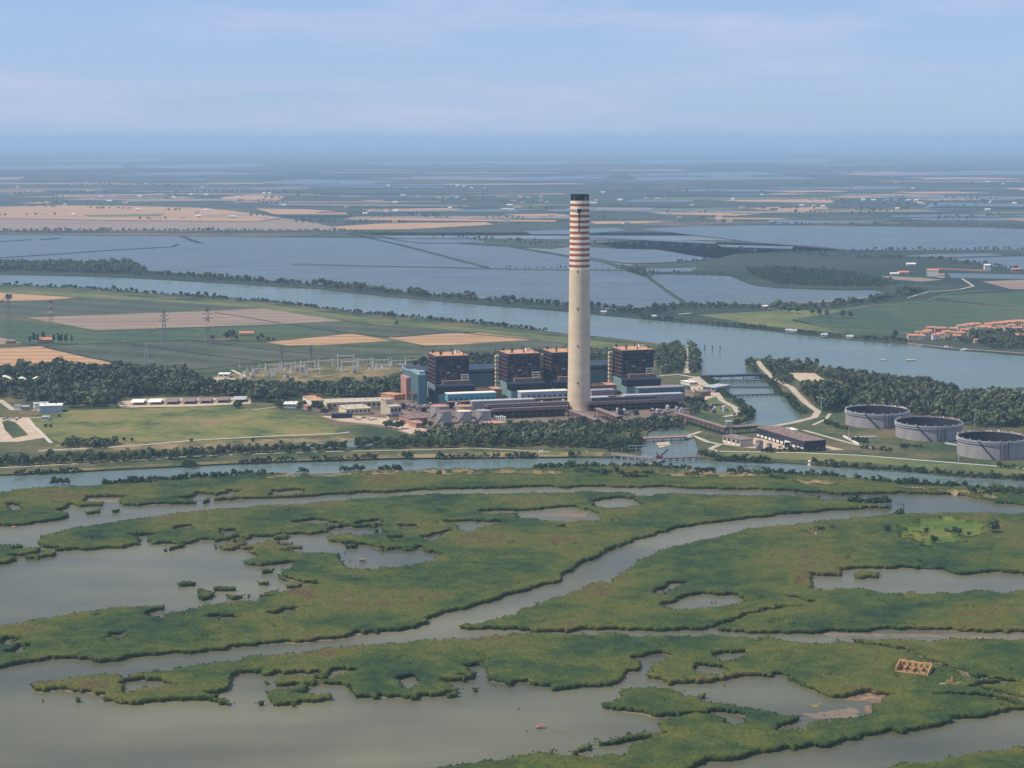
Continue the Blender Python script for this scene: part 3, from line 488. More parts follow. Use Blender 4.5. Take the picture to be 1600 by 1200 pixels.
CELL = 1.6
gx = np.arange(-800, 800.1, CELL); gy = np.arange(812, 1905, CELL)
GX, GY = np.meshgrid(gx, gy)
def vnoise(X, Y, s, seed):
    g = np.random.default_rng(seed).random((256, 256)); x = X / s; y = Y / s
    i = np.floor(x).astype(int); j = np.floor(y).astype(int); a = x - i; b = y - j
    a = a * a * (3 - 2 * a); b = b * b * (3 - 2 * b); i %= 256; j %= 256; i1 = (i + 1) % 256; j1 = (j + 1) % 256
    return (g[j, i] * (1 - a) + g[j, i1] * a) * (1 - b) + (g[j1, i] * (1 - a) + g[j1, i1] * a) * b
WX = GX + (vnoise(GX, GY, 14, 1) - .5) * 7 + (vnoise(GX, GY, 5, 2) - .5) * 4.0
WY = GY + (vnoise(GX, GY, 16, 3) - .5) * 10 + (vnoise(GX, GY, 5, 4) - .5) * 5.5
def inside(poly):
    P = np.array(poly); m = np.zeros(GX.shape, bool); pad = 12
    i0, i1 = np.searchsorted(gx, [P[:, 0].min() - pad, P[:, 0].max() + pad]); j0, j1 = np.searchsorted(gy, [P[:, 1].min() - pad, P[:, 1].max() + pad])
    if i1 <= i0 or j1 <= j0: return m
    x = WX[j0:j1, i0:i1]; y = WY[j0:j1, i0:i1]; r = np.zeros(x.shape, bool)
    for k in range(len(P)):
        (ax, ay), (bx, by) = P[k - 1], P[k]
        if ay == by: continue
        r ^= ((ay > y) != (by > y)) & (x < (bx - ax) * (y - ay) / (by - ay) + ax)
    m[j0:j1, i0:i1] = r; return m
def near(pts, wd):
    m = np.zeros(GX.shape, bool); P = [at(u, v, HR * .5) for u, v in pts]
    for a, b in zip(P, P[1:]):
        i0, i1 = np.searchsorted(gx, [min(a.x, b.x) - 12, max(a.x, b.x) + 12]); j0, j1 = np.searchsorted(gy, [min(a.y, b.y) - 12, max(a.y, b.y) + 12])
        x = WX[j0:j1, i0:i1]; y = WY[j0:j1, i0:i1]; d = b - a; t = np.clip(((x - a.x) * d.x + (y - a.y) * d.y) / max(d.length_squared, 1e-6), 0, 1)
        m[j0:j1, i0:i1] |= np.hypot(x - a.x - t * d.x, y - a.y - t * d.y) < wd / 2
    return m
land = np.zeros(GX.shape, bool)
for s in (S1, S2, S3, S4, S5): land |= inside(lifted(s))
for s in WAT: land &= ~inside(lifted(s, True))
for p_, wd in DITCH: land &= ~near(p_, wd)
for s in ISLE: land |= inside(lifted(s, h=1.6))
Mp = land.astype(np.float32)
for _ in range(4):
    for ax in (0, 1): Mp = (np.roll(Mp, 2, ax) + Mp + np.roll(Mp, -2, ax)) / 3
brk = inside([(q.x, q.y) for q in px([(330, 838), (420, 826), (600, 812), (700, 862), (600, 890), (520, 930), (380, 935), (300, 900)], 1)]) | inside([(q.x, q.y) for q in px([(350, 1048), (560, 1046), (800, 1055), (800, 1090), (600, 1100), (400, 1112), (340, 1100)], 1)]) | inside([(q.x, q.y) for q in px([(20, 850), (300, 842), (300, 870), (20, 885)], 1)])
land |= brk & (Mp > .12) & ((vnoise(GX, GY, 11, 81) + .4 * vnoise(GX, GY, 4, 82)) > .93)
CLEAR = np.zeros(GX.shape, bool)        # short-grass and bare places inside the beds
CLR = T(4, [(820, 500), (900, 478), (1000, 460), (1100, 455), (1300, 470), (1340, 500), (1330, 560), (1200, 600), (1000, 610), (870, 590)])
CLEAR |= inside([(q.x, q.y) for q in px(CLR, .5)]) & ((vnoise(GX, GY, 13, 71) + .5 * vnoise(GX, GY, 4, 72)) > .5)
DRYS = [T(1, [(470, 240), (660, 222), (700, 232), (500, 248)]), T(2, [(60, 195), (250, 160), (500, 150), (900, 150), (880, 175), (400, 190)]), T(2, [(930, 160), (1100, 150), (1600, 140), (1600, 160), (1250, 180)]), T(3, [(0, 145), (200, 150), (440, 165), (200, 180), (0, 160)]), T(3, [(880, 150), (1100, 148), (1500, 160), (1590, 190), (1200, 190), (900, 190)]), T(4, [(100, 205), (300, 200), (650, 225), (700, 235), (300, 245)]), T(4, [(800, 245), (1150, 265), (1400, 290), (1450, 330), (1150, 290)]), T(4, [(230, 530), (320, 500), (410, 525), (300, 540)])]
CLEAR2 = inside([(q.x, q.y) for q in px([(1390, 1046), (1400, 1038), (1440, 1038), (1458, 1050), (1500, 1062), (1510, 1074), (1470, 1078), (1440, 1070), (1395, 1064)], .3)])
DRY = np.zeros(GX.shape, bool)
for q in DRYS: DRY |= inside([(v.x, v.y) for v in px(q, 1.0)])
DRY &= (vnoise(GX, GY, 16, 31) + .6 * vnoise(GX, GY, 4.5, 32)) > .72
n1 = vnoise(GX, GY, 40, 11); n2 = vnoise(GX, GY, 11, 12); n3 = vnoise(GX, GY, 3.4, 13)
hz = HR * (.80 + .20 * n1 + .18 * n2 + .05 * n3) + rng.uniform(-.06, .06, GX.shape)
pit = (vnoise(GX, GY * .8, 17, 21) + .35 * vnoise(GX, GY, 5, 22)) < .235
hz = np.where(pit, hz * .3, hz); hz = np.where(CLEAR | DRY, .55 + .3 * n3, hz); hz = np.where(CLEAR2, .45 + .5 * n3, hz)
Z = np.where(land, hz, -.35)
def grid_mesh(name, keep, Zv, m, jit=.45):
    q = keep[:-1, :-1] | keep[1:, :-1] | keep[:-1, 1:] | keep[1:, 1:]
    q &= (np.abs(GX[:-1, :-1]) < .36 * GY[:-1, :-1] + 130)
    j, i = np.nonzero(q); nx = GX.shape[1]; a = j * nx + i; f = np.stack([a, a + 1, a + nx + 1, a + nx], 1)
    u, inv = np.unique(f, return_inverse=True); f = inv.reshape(f.shape)
    x = (GX + rng.uniform(-jit, jit, GX.shape)).ravel()[u]; y = (GY + rng.uniform(-jit, jit, GX.shape)).ravel()[u]
    return mesh_np(name, np.stack([x, y, Zv.ravel()[u]], 1), f, m)
reedland = land & ~CLEAR & ~DRY
Mb = land.astype(np.float32)
for _ in range(3):
    for ax in (0, 1): Mb = (np.roll(Mb, 1, ax) + Mb + np.roll(Mb, -1, ax)) / 3
def overhang_mesh(name, keep, Zv, m, jit=.45, inset=1.1):
    # canopy over every full cell, and at its rim a wall of stems that falls back under the overhanging tops, undercut to put it in shade
    q = keep[:-1, :-1] & keep[1:, :-1] & keep[:-1, 1:] & keep[1:, 1:] & (np.abs(GX[:-1, :-1]) < .36 * GY[:-1, :-1] + 130)
    j, i = np.nonzero(q); nx = GX.shape[1]; a = j * nx + i; f = np.stack([a, a + 1, a + nx + 1, a + nx], 1)
    u, inv = np.unique(f, return_inverse=True); f = inv.reshape(f.shape)
    x = (GX + rng.uniform(-jit, jit, GX.shape)).ravel()[u]; y = (GY + rng.uniform(-jit, jit, GX.shape)).ravel()[u]; z = Zv.ravel()[u].copy()
    e = np.concatenate([f[:, [0, 1]], f[:, [1, 2]], f[:, [2, 3]], f[:, [3, 0]]]); key = np.sort(e, 1); code = key[:, 0].astype(np.int64) * len(u) + key[:, 1]
    _, first, cnt = np.unique(code, return_index=True, return_counts=True); e = e[first[cnt == 1]]
    bv = np.unique(e); pos = np.full(len(u), -1); pos[bv] = np.arange(len(bv)) + len(u)
    g1, g0 = np.gradient(Mb); gxn, gyn = g0.ravel()[u[bv]], g1.ravel()[u[bv]]; ln = np.hypot(gxn, gyn) + 1e-6
    z[bv] *= .86
    low = np.stack([x[bv] + gxn / ln * inset, y[bv] + gyn / ln * inset, np.full(len(bv), -.3)], 1)
    wall = np.stack([e[:, 1], e[:, 0], pos[e[:, 0]], pos[e[:, 1]]], 1)
    return mesh_np(name, np.concatenate([np.stack([x, y, z], 1), low]), np.concatenate([f, wall]), m)
o = overhang_mesh('reed_bed', reedland, Z, M_REED); tag(o, 'dense green reed beds covering the marsh islands', 'reeds', None, 'stuff')
o = grid_mesh('short_grass', land & CLEAR, Z + .02, layered('short_grass', [(.060, .100, .020), (.095, .130, .022), (.14, .135, .035)], .03, .15, .7, finev=.3)); tag(o, 'bright green short grass clearing in the reed bed', 'grass', None, 'stuff')
o = grid_mesh('dry_grass', land & DRY, Z + .03, M_DRY); tag(o, 'dry straw coloured grass along the marsh bank', 'grass', None, 'stuff')
# wet mud margins
mudz = (Mb - .98 + 1.15 * np.clip(vnoise(GX, GY, 34, 41) - .42, 0, 1)) * .9
o = grid_mesh('mud_bank', (mudz > -.05) & ~((Mb > .999)), np.clip(mudz, -.3, .16), M_MUD); tag(o, 'brown wet mud margin at the foot of the reeds', 'mud', None, 'stuff')
# reed tufts
jj, ii = np.nonzero(reedland & ~pit & (np.abs(GX) < .33 * GY + 80)); pick = rng.random(len(jj)) < .36; jj, ii = jj[pick], ii[pick]; n = len(jj)
bx = GX[jj, ii] + rng.uniform(-.8, .8, n); by = GY[jj, ii] + rng.uniform(-.8, .8, n); bz = Z[jj, ii]
vs = []; 
for k in range(3):
    an = rng.uniform(0, math.pi, n); wd = rng.uniform(.3, .7, n); hh = rng.uniform(.1, .5, n); tx = rng.uniform(-.4, .4, n); ty = rng.uniform(-.4, .4, n)
    ox = rng.uniform(-.5, .5, n); oy = rng.uniform(-.5, .5, n)
    vs.append(np.stack([np.stack([bx + ox - np.cos(an) * wd, by + oy - np.sin(an) * wd, bz - .5], 1), np.stack([bx + ox + np.cos(an) * wd, by + oy + np.sin(an) * wd, bz - .5], 1), np.stack([bx + ox + tx, by + oy + ty, bz + hh], 1)], 1))
V = np.concatenate(vs).reshape(-1, 3)
o = mesh_np('reed_tufts', V, np.arange(len(V)).reshape(-1, 3), M_TUFT); tag(o, 'feathery reed tops standing over the reed beds', 'reeds', None, 'stuff')
def ground_z(x, y):
    i = int(round((x - gx[0]) / CELL)); j = int(round((y - gy[0]) / CELL))
    if 0 <= i < len(gx) and 0 <= j < len(gy) and land[j, i]: return .3
    return 0

# ------------------------------------------------------------------ power station
AL = R(15.5); CA, SA = math.cos(AL), math.sin(AL)
O0 = at(654, 632, ZL); GZ = ZL + .06
def pp(u, w_, z=GZ): return Vector((O0.x + u * CA - w_ * SA, O0.y + u * SA + w_ * CA, z))
def usolve(pxx, w_, z=GZ):
    lo, hi = -300, 900
    for _ in range(50):
        m = (lo + hi) / 2
        if proj(pp(m, w_, z))[0] < pxx: lo = m
        else: hi = m
    return lo
# chimney
cb = at(904.5, 640, GZ); ch = empty('chimney', cb)
tag(ch, 'tall concrete chimney with red and white bands near its sooty top', 'chimney')
ztop = zat(cb, 303.5) - GZ; zcr = zat(cb, 313.5) - GZ; zb0 = zat(cb, 421.5) - GZ
def cr(z): return 10.95 + 2.3 * (1 - z / ztop) + .5 * max(0, 1 - z / 25) ** 2
MB().lathe([(cr(z), z) for z in np.linspace(0, zb0, 40)], 64, cap=False).build('shaft', M_CONC, ch, True)
NB = 25
for k in range(NB):
    a, b = zb0 + (zcr - zb0) * k / NB, zb0 + (zcr - zb0) * (k + 1) / NB
    o = MB().lathe([(cr(a) + .03, a), (cr(b) + .03, b)], 64, cap=False).build('painted_band', M_WHITE if k % 2 == 0 else M_RED, ch, True)
    o['label'] = 'white painted band' if k % 2 == 0 else 'red painted band'
MB().lathe([(10.95, zcr), (10.8, ztop - 7.6), (9.6, ztop - 7.6), (9.6, zcr - 1)], 64, cap=False).build('crown_base', M_BLACK, ch)
rim = MB().lathe([(10.5, ztop - 2.6), (10.5, ztop), (9.4, ztop), (9.4, ztop - 2.6)], 64, cap=False)
rim.build('crown_rim', M_BLACK, ch)
for k in range(14):
    a = 2 * math.pi * (k + .3) / 14; o = MB().box(-.9, .9, -.35, .35, ztop - 7.6, ztop - 2.5).build('crown_post', M_BLACK, ch); o.location = (10 * math.cos(a), 10 * math.sin(a), 0); o.rotation_euler.z = a + math.pi / 2
MB().lathe([(9.3, ztop - 8), (9.3, ztop - 7)], 48).build('flue_deck', M_OFFW, ch)
for k in range(4):
    a = math.pi / 4 + k * math.pi / 2; MB().lathe([(2.7, 0), (2.7, 5.8), (2.2, 5.8), (2.2, .5)], 20).build('flue', M_BLACK, ch).location = (4.6 * math.cos(a), 4.6 * math.sin(a), ztop - 7)
def on_shaft(pxx, z, name, m, w_, h_, d=.5, lab=None):
    sx = max(-.98, min(.98, (pxx - proj(cb + Vector((0, 0, z)))[0]) * (cb.y / F) / cr(z))); a = math.asin(sx)
    o = MB().box(-w_ / 2, w_ / 2, -d, .6, -h_ / 2, h_ / 2).build(name, m, ch); o.location = (math.sin(a) * cr(z), -math.cos(a) * cr(z), z); o.rotation_euler.z = a
    return o
for v in (423, 481, 539, 596): on_shaft(902, zat(cb, v) - GZ, 'hatch', M_BLACK, 1.2, 2.2)
on_shaft(904.5, zat(cb, 328.5) - GZ, 'access_box', M_BLACK, 4.4, 4.2, 1.2)
on_shaft(904.5, zat(cb, 345) - GZ, 'soot_stained_duct', M_BLACK, 1.1, 24, .3)
for xx in (893, 897.5, 900.5): on_shaft(xx, zat(cb, 327.5) - GZ, 'floodlight', M_OFFW, 1.2, 3.2, .5)
MB().lathe([(14.6, 0), (14.6, 1.6), (14.0, 1.6)], 48).build('plinth', M_CONC, ch)

# boiler houses
TW, TD, TH, PW, PD, PH = 39.5, 40.0, 54.0, 44.0, 64.0, 20.5
def boiler():
    b = empty('boiler_house', (0, 0, 0))
    x0 = -2.2; x1 = x0 + PW; ty0 = PD - TD - 2; ty1 = PD - 2
    MB().box(x0, x1, 0, PD, 0, PH * .56).build('podium_wall', M_TEALL, b)
    u_ = MB().box(x0 + .6, x1 - .6, .6, PD - .6, PH * .56, PH - 1.2).build('podium_upper_storey', M_NAVY, b)
    for k in range(9):
        x = x0 + .3 + (PW - .6) * k / 8; put('pillar', MBX['pil'], u_, (x, .3, PH * .56))
    for k in range(6):
        put('pillar', MBX['pil'], u_, (x0 + .3, .3 + 18 * k / 5, PH * .56))
    MB().box(x0 + .05, x0 + .6, 20, PD - .1, PH * .5, PH - 1.3).build('side_cladding', M_TEALL, b)
    MB().box(x0 - .4, x1 + .4, -.4, ty0, PH - 1.2, PH).build('podium_roof', M_NAVY2, b)
    MB().box(x0 + 8, x1 - 2, ty0 - 9, ty0 - 1, PH, PH + 4.4).build('fan_house', M_BROWN, b)
    MB().box(0, TW, ty0 + 1.5, ty1, PH - 1.2, TH - 3).build('furnace_casing', M_NAVY, b)
    rf = MB().box(-1.2, TW + 1.2, ty0 - 1.2, ty1 + 1.2, TH - 2.6, TH - .4).build('roof_slab', M_NAVY2, b)
    MB().box(-.4, TW + .4, ty0 - .4, ty1 + .4, TH - .4, TH + .3).build('roof_deck', M_ROOFO, rf)
    for k in range(7): put('column', MBX['colf'], b, (TW * k / 6, ty0, PH))
    for k in range(1, 7): put('column', MBX['colm'], b, (-.2, ty0 + TD * k / 6, PH * .5))
    for k in range(1, 7): put('column', MBX['colm'], b, (TW + .2, ty0 + TD * k / 6, PH))
    for k in range(7):
        z = PH + 1.5 + (TH - PH - 5) * k / 6
        MB().box(-.9, TW + .9, ty0 - .9, ty0 + .2, z, z + (.5 if k % 3 else .9)).build('floor_beam', M_NAVY2 if k % 3 else M_RUST, b)
        MB().box(-1.6, -.2, ty0 + .2, ty1, z, z + .8).build('side_walkway', M_RUST, b)
    for k, (x, y, s, h) in enumerate(((6, 5, 1.1, 5), (14, 30, .8, 3.4), (22, 8, .9, 3), (31, 24, 1.3, 4.2), (35, 6, .8, 4.6), (3, 33, 1.4, 4), (27, 34, .7, 6), (10, 16, .8, 2.6))):
        put('vent', MBX['vent'], b, (x, ty0 + y, TH + .3)).scale = (s, s, h / 4)
    MB().box(29, 34, ty0 + 22, ty0 + 27, TH + .3, TH + 3.8).build('lift_house', M_OFFW, b)
    g = random.Random(4)
    for q in range(9):
        x = g.uniform(1, TW - 4); z = PH + g.uniform(1, 22); MB().box(x, x + g.uniform(1.2, 5), ty0 - g.uniform(.7, 1.6), ty0 + 1.4, z, z + g.uniform(2, 9)).build('duct', g.choice((M_NAVY2, M_NAVY, M_RUST, M_NAVY)), b)
    for q in range(5):
        x = g.uniform(2, TW - 2); MB().bar((x, ty0 - 1.2, PH + 1), (x + g.uniform(-6, 6), ty0 - 1.2, TH - 6), .35).build('pipe', M_RUST, b)
    for q in range(6): MB().bar((TW * (q % 3) / 3 + 2, ty0 - 1.1, PH + 2 + 5 * q), (TW * (q % 3) / 3 + 8, ty0 - 1.1, PH + 7 + 5 * q), .4).build('stair_flight', M_BROWN, b)
    for x, z in ((12, 33), (25, 40), (8, 26), (30, 30)):
        MB().box(x, x + 4.5, ty0 - .6, ty0 + 1.4, z, z + 1.6).build('duct_box', M_LGREY, b)
    return b
MBX = {'colf': MB().box(-.45, .45, -.45, .45, 0, TH - PH - 2.6).mesh('column', M_NAVY2), 'pil': MB().box(-.35, .35, -.35, .35, 0, PH * .44 - 1.2).mesh('pillar', M_NAVY2), 'colm': MB().box(-.55, .55, -.55, .55, 0, TH - PH - 2.6).mesh('column', M_RUST),
       'vent': MB().lathe([(.9, 0), (.9, 3.2), (1.4, 3.2), (1.4, 4)], 10).mesh('vent', M_RUST)}
UF = PD - TD - 2
b0 = boiler(); BU = [usolve(x, UF, 40) for x in (682, 794, 863.5, 973)]
BLAB = ['dark steel boiler house next to the teal end block', 'dark boiler house between the teal end block and the chimney, second from that block', 'dark boiler house standing right behind the chimney', 'dark boiler house nearest the canal basin']
boilers = []
for k, u in enumerate(BU):
    b = b0 if k == 0 else copy_tree(b0); b.location = pp(u, 0); b.rotation_euler.z = AL
    tag(b, BLAB[k], 'boiler house', 'boiler houses'); boilers.append(b)
    if k:   # pale stair tower on the outer back corner
        s = MB()
        for q in range(9): s.box(-7.2, -2.6, PD - 12, PD - 6, 6 + q * 5, 9 + q * 5)
        s.build('stair_landings', M_YELLOW, b); f = MB()
        for x in (-7.4, -2.6): f.box(x, x + .4, PD - 12.2, PD - 11.8, 0, TH - 2); f.box(x, x + .4, PD - 6.2, PD - 5.8, 0, TH - 2)
        f.build('stair_frame', M_RUST, b)
    if k != 2:
        sg = empty('sign', pp(u + TW - 9.6, UF - 1.6, 0)); sg.location.z = GZ + 24.5; sg.rotation_euler.z = AL
        tag(sg, ['white panel with two black bars on the boiler house by the teal end block', 'white panel with two black bars on the second boiler house, left of the chimney', '', 'white panel with two black bars on the boiler house nearest the canal basin'][k], 'sign', 'unit signs on the boiler houses')
        MB().box(0, 9.2, 0, .35, 0, 7.2).build('panel', M_WHITE, sg)
        for z in (1.2, 4.0): MB().box(1.1, 8.1, -.08, -.01, z, z + 1.7).build('bar', M_BLACK, sg)
        for x in (1, 8): MB().box(x, x + .3, .35, 1.2, 1, 6).build('bracket', M_RUST, sg)
# turbine hall and end block
th = empty('turbine_hall', pp(4, PD + 4)); th.rotation_euler.z = AL
LH = usolve(1012, PD + 4) - 4
MB().box(0, LH, 0, 40, 0, 31).build('wall', M_TEAL, th)
MB().box(-.5, LH + .5, -.5, 40.5, 31, 32.2).build('roof_edge', M_BLUEW, th)
MB().box(.5, LH - .5, .5, 39.5, 32.2, 32.6).build('roof', M_NAVY2, th)
MB().box(1, LH - 1, -.35, -.05, 25.4, 28.6).build('window_band', M_NAVY, th)
for k in range(int(LH / 9)): MB().box(4 + k * 9, 4.5 + k * 9, -.4, -.02, 0, 25.2).build('rib', M_TEALL, th)
tag(th, 'long teal clad turbine hall running behind the boiler houses', 'turbine hall')
eb = empty('end_block', pp(0, 0)); eb.rotation_euler.z = AL
MB().box(0, 9.5, 0, PD - 6, 0, 34.5).build('wall', M_TEAL, eb)
for k in range(12): MB().box(-.5, -.02, 2 + k * 4.7, 3.6 + k * 4.7, 0, 33.5).build('rib', M_TEALL, eb)
MB().box(-.3, 9.8, -.3, PD - 5.7, 34.5, 35.2).build('roof_edge', M_TEALL, eb)
MB().box(2, 9, 4, 12, 35.2, 39).build('roof_cabin', M_BLUEW, eb)
MB().box(-6, -.6, 40, PD + 8, 0, 27).build('rear_annex', M_PINK, eb)
MB().box(-5, -.55, 6, 30, 10, 11.5).build('walkway', M_RUST, eb)
for k in range(4): MB().box(-5, -4.6, 7 + k * 7, 7.4 + k * 7, 0, 10).build('post', M_RUST, eb)
tag(eb, 'tall narrow teal ribbed block at the end of the turbine hall', 'block')
# low shop between the first boiler houses etc.
def block(name, u0, u1, w0, w1, h, m, label, cat, roofm=None, z=0, legs=False, pitch=0, rz=None):
    e = empty(name, pp(u0, w0)); e.rotation_euler.z = AL
    lu, lw = u1 - u0, w1 - w0
    MB().box(0, lu, 0, lw, z, h).build('wall', m, e)
    if pitch: MB().gable(0, lu, 0, lw, h, pitch, .6).build('roof', roofm or m, e)
    else: MB().box(-.4, lu + .4, -.4, lw + .4, h, h + .6).build('roof', roofm or m, e)
    if legs:
        n = max(2, int(lu / 8))
        for k in range(n + 1):
            for y in (.5, lw - .5): MB().box(lu * k / n - .35, lu * k / n + .35, y - .35, y + .35, 0, z).build('leg', M_RUST, e)
    tag(e, label, cat); return e
block('transformer_shop', BU[0] + TW + 7, BU[1] - 9, 18, 40, 12, M_BROWN, 'low brown shop between two boiler houses', 'shop', M_ROOFO)
block('transformer_shop', BU[2] + TW + 7, BU[3] - 9, 18, 40, 12, M_BROWN, 'low brown shop between the chimney and the last boiler house', 'shop', M_ROOFO)
def precip(p0, p1, w0, depth, z0, z1, m, label):
    u0, u1 = usolve(p0, w0, 8), usolve(p1, w0, 8); e = empty('dust_filter', pp(u0, w0)); e.rotation_euler.z = AL; lu = u1 - u0
    MB().box(0, lu, 0, depth, z0, z1).build('casing', m, e)
    MB().box(-.6, lu + .6, -.6, depth + .6, z1, z1 + .9).build('roof', M_OFFW if m in (M_TURQ, M_BLUEW) else M_GREY, e)
    n = 9
    for k in range(n): MB().box(lu * (k + .3) / n, lu * (k + .62) / n, -.5, -.02, z0 + 1.2, z0 + 3.6).build('opening', M_NAVY, e)
    for k in range(n + 1):
        for y in (.6, depth - .6): MB().box(lu * k / n - .3, lu * k / n + .3, y - .3, y + .3, 0, z0).build('leg', M_RUST, e)
    for k in range(5): MB().hexa([(lu * (k + .2) / 5, 2, z0 - 3), (lu * (k + .8) / 5, 2, z0 - 3), (lu * (k + .8) / 5, depth - 2, z0 - 3), (lu * (k + .2) / 5, depth - 2, z0 - 3), (lu * k / 5, 1, z0), (lu * (k + 1) / 5, 1, z0), (lu * (k + 1) / 5, depth - 1, z0), (lu * k / 5, depth - 1, z0)]).build('hopper', M_BROWN, e)
    tag(e, label, 'dust filter', 'dust filters before the boiler houses'); return e
precip(700, 775, -30, 14, 6.5, 14.5, M_TURQ, 'bright turquoise filter housing with a row of dark openings')
precip(814, 888, -30, 14, 6.5, 13.5, M_BLUEW, 'pale blue filter housing left of the chimney')
precip(925, 961, -32, 14, 5, 12.5, M_GREY, 'short grey blue filter housing just right of the chimney')
precip(998, 1070, -30, 14, 5.5, 13, M_TEAL, 'dull teal filter housing before the last boiler house')
def duct(p0, p1, w0, depth, h, slope_l, slope_r, label):
    u0, u1 = usolve(p0, w0, 5), usolve(p1, w0, 5); e = empty('flue_duct', pp(u0, w0)); e.rotation_euler.z = AL; l = u1 - u0
    MB().hexa([(0, 0, .5), (l, 0, .5), (l, depth, .5), (0, depth, .5), (slope_l, 0, h), (l - slope_r, 0, h), (l - slope_r, depth, h), (slope_l, depth, h)]).build('casing', M_GREY, e)
    MB().box(slope_l, l - slope_r, -.3, depth + .3, h, h + .7).build('top_cover', M_LGREY, e)
    n = int(l / 3.2)
    for k in range(n):
        x = l * (k + .5) / n
        if slope_l < x < l - slope_r: MB().box(x - .3, x + .3, -.4, -.02, .5, h).build('stiffener', M_LGREY, e)
    tag(e, label, 'duct', 'flue ducts leading to the chimney'); return e
duct(738, 851, -62, 12, 9.5, 0, 12, 'long grey ribbed duct left of the chimney, sloping down at its chimney end')
duct(960, 1068, -62, 12, 9.5, 13, 0, 'long grey ribbed duct right of the chimney, sloping down at its chimney end')
duct(924, 952, -58, 12, 8.0, 0, 0, 'short grey duct stub right beside the chimney')
def rack(p0, p1, w0, depth, h, label, dark=True):
    u0, u1 = usolve(p0, w0, 5), usolve(p1, w0, 5); e = empty('pipe_rack', pp(u0, w0)); e.rotation_euler.z = AL; l = u1 - u0
    MB().box(0, l, 0, depth, h, h + 1.3).build('deck', M_BROWN, e)
    if dark: MB().box(.3, l - .3, depth - 2, depth - .5, .2, h).build('rear_wall', M_NAVY, e)  # dark sheet standing in for the shade under the deck
    for k in range(4): MB().bar((0, 1.5 + k * (depth - 3) / 3, h + 2), (l, 1.5 + k * (depth - 3) / 3, h + 2), .55).build('pipe', (M_RUST, M_BROWN, M_LGREY, M_RUST)[k], e)
    MB().bar((0, .4, h * .5), (l, .4, h * .5), .35).build('pipe', M_RUST, e)
    n = max(3, int(l / 7))
    for k in range(n + 1): MB().box(l * k / n - .4, l * k / n + .4, .2, 1.0, 0, h).build('column', M_RUST, e)
    tag(e, label, 'pipe rack', 'pipe racks in the works yard'); return e
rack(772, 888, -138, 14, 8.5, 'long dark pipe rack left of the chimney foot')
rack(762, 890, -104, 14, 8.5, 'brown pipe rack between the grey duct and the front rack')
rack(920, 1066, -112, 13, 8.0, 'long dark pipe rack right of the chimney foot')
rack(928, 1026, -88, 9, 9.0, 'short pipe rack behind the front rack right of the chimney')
def gallery(p0, p1, z, wd, ht, label, roofm=M_MAUVE, z1=None):
    a, b = at(*p0, z + ht), at(*p1, (z1 if z1 is not None else z) + ht); d = b - a; l = math.hypot(d.x, d.y); ez = b.z - a.z
    e = empty('covered_gallery', (a.x, a.y, GZ)); e.rotation_euler.z = math.atan2(d.y, d.x); h0, h1 = z - GZ, z - GZ + ez
    MB().hexa([(0, -wd / 2, h0), (l, -wd / 2, h1), (l, wd / 2, h1), (0, wd / 2, h0), (0, -wd / 2, h0 + ht), (l, -wd / 2, h1 + ht), (l, wd / 2, h1 + ht), (0, wd / 2, h0 + ht)]).build('body', M_RUST, e)
    MB().hexa([(-.5, -wd / 2 - .5, h0 + ht), (l + .5, -wd / 2 - .5, h1 + ht), (l + .5, wd / 2 + .5, h1 + ht), (-.5, wd / 2 + .5, h0 + ht), (-.5, -.2, h0 + ht + .9), (l + .5, -.2, h1 + ht + .9), (l + .5, .2, h1 + ht + .9), (-.5, .2, h0 + ht + .9)]).build('roof', roofm, e)
    n = max(2, int(l / 10))
    for k in range(n + 1):
        for y in (-wd / 2 + .4, wd / 2 - .4): MB().box(l * k / n - .35, l * k / n + .35, y - .35, y + .35, 0, h0 + (h1 - h0) * k / n).build('leg', M_RUST, e)
    tag(e, label, 'gallery', 'covered galleries round the chimney'); return e
gallery((893, 641), (934, 656), 8, 7, 3, 'brown covered gallery slanting away from the chimney foot')
gallery((934, 638), (968, 651), 8, 7, 3, 'brown covered gallery between the two right hand pipe racks')
gallery((1063, 646), (1136, 668), 8, 6, 3, 'long brown covered gallery crossing to the canal basin')
gallery((1141, 667), (1182, 664), 6, 7, 3, 'short mauve covered gallery at the foot of the canal basin')
# lattice joint tower where the galleries meet
e = empty('transfer_tower', at(1138, 679, GZ)); tag(e, 'small pale lattice transfer tower where two galleries meet', 'tower')
for x in (-3, 3):
    for y in (-3, 3): MB().box(x - .3, x + .3, y - .3, y + .3, 0, 14).build('leg', M_LGREY, e)
for z in (4, 8, 12): MB().box(-3.3, 3.3, -3.3, -2.9, z, z + .5).build('brace', M_LGREY, e)
MB().box(-3.4, 3.4, -3.4, 3.4, 14, 14.6).build('platform', M_LGREY, e)

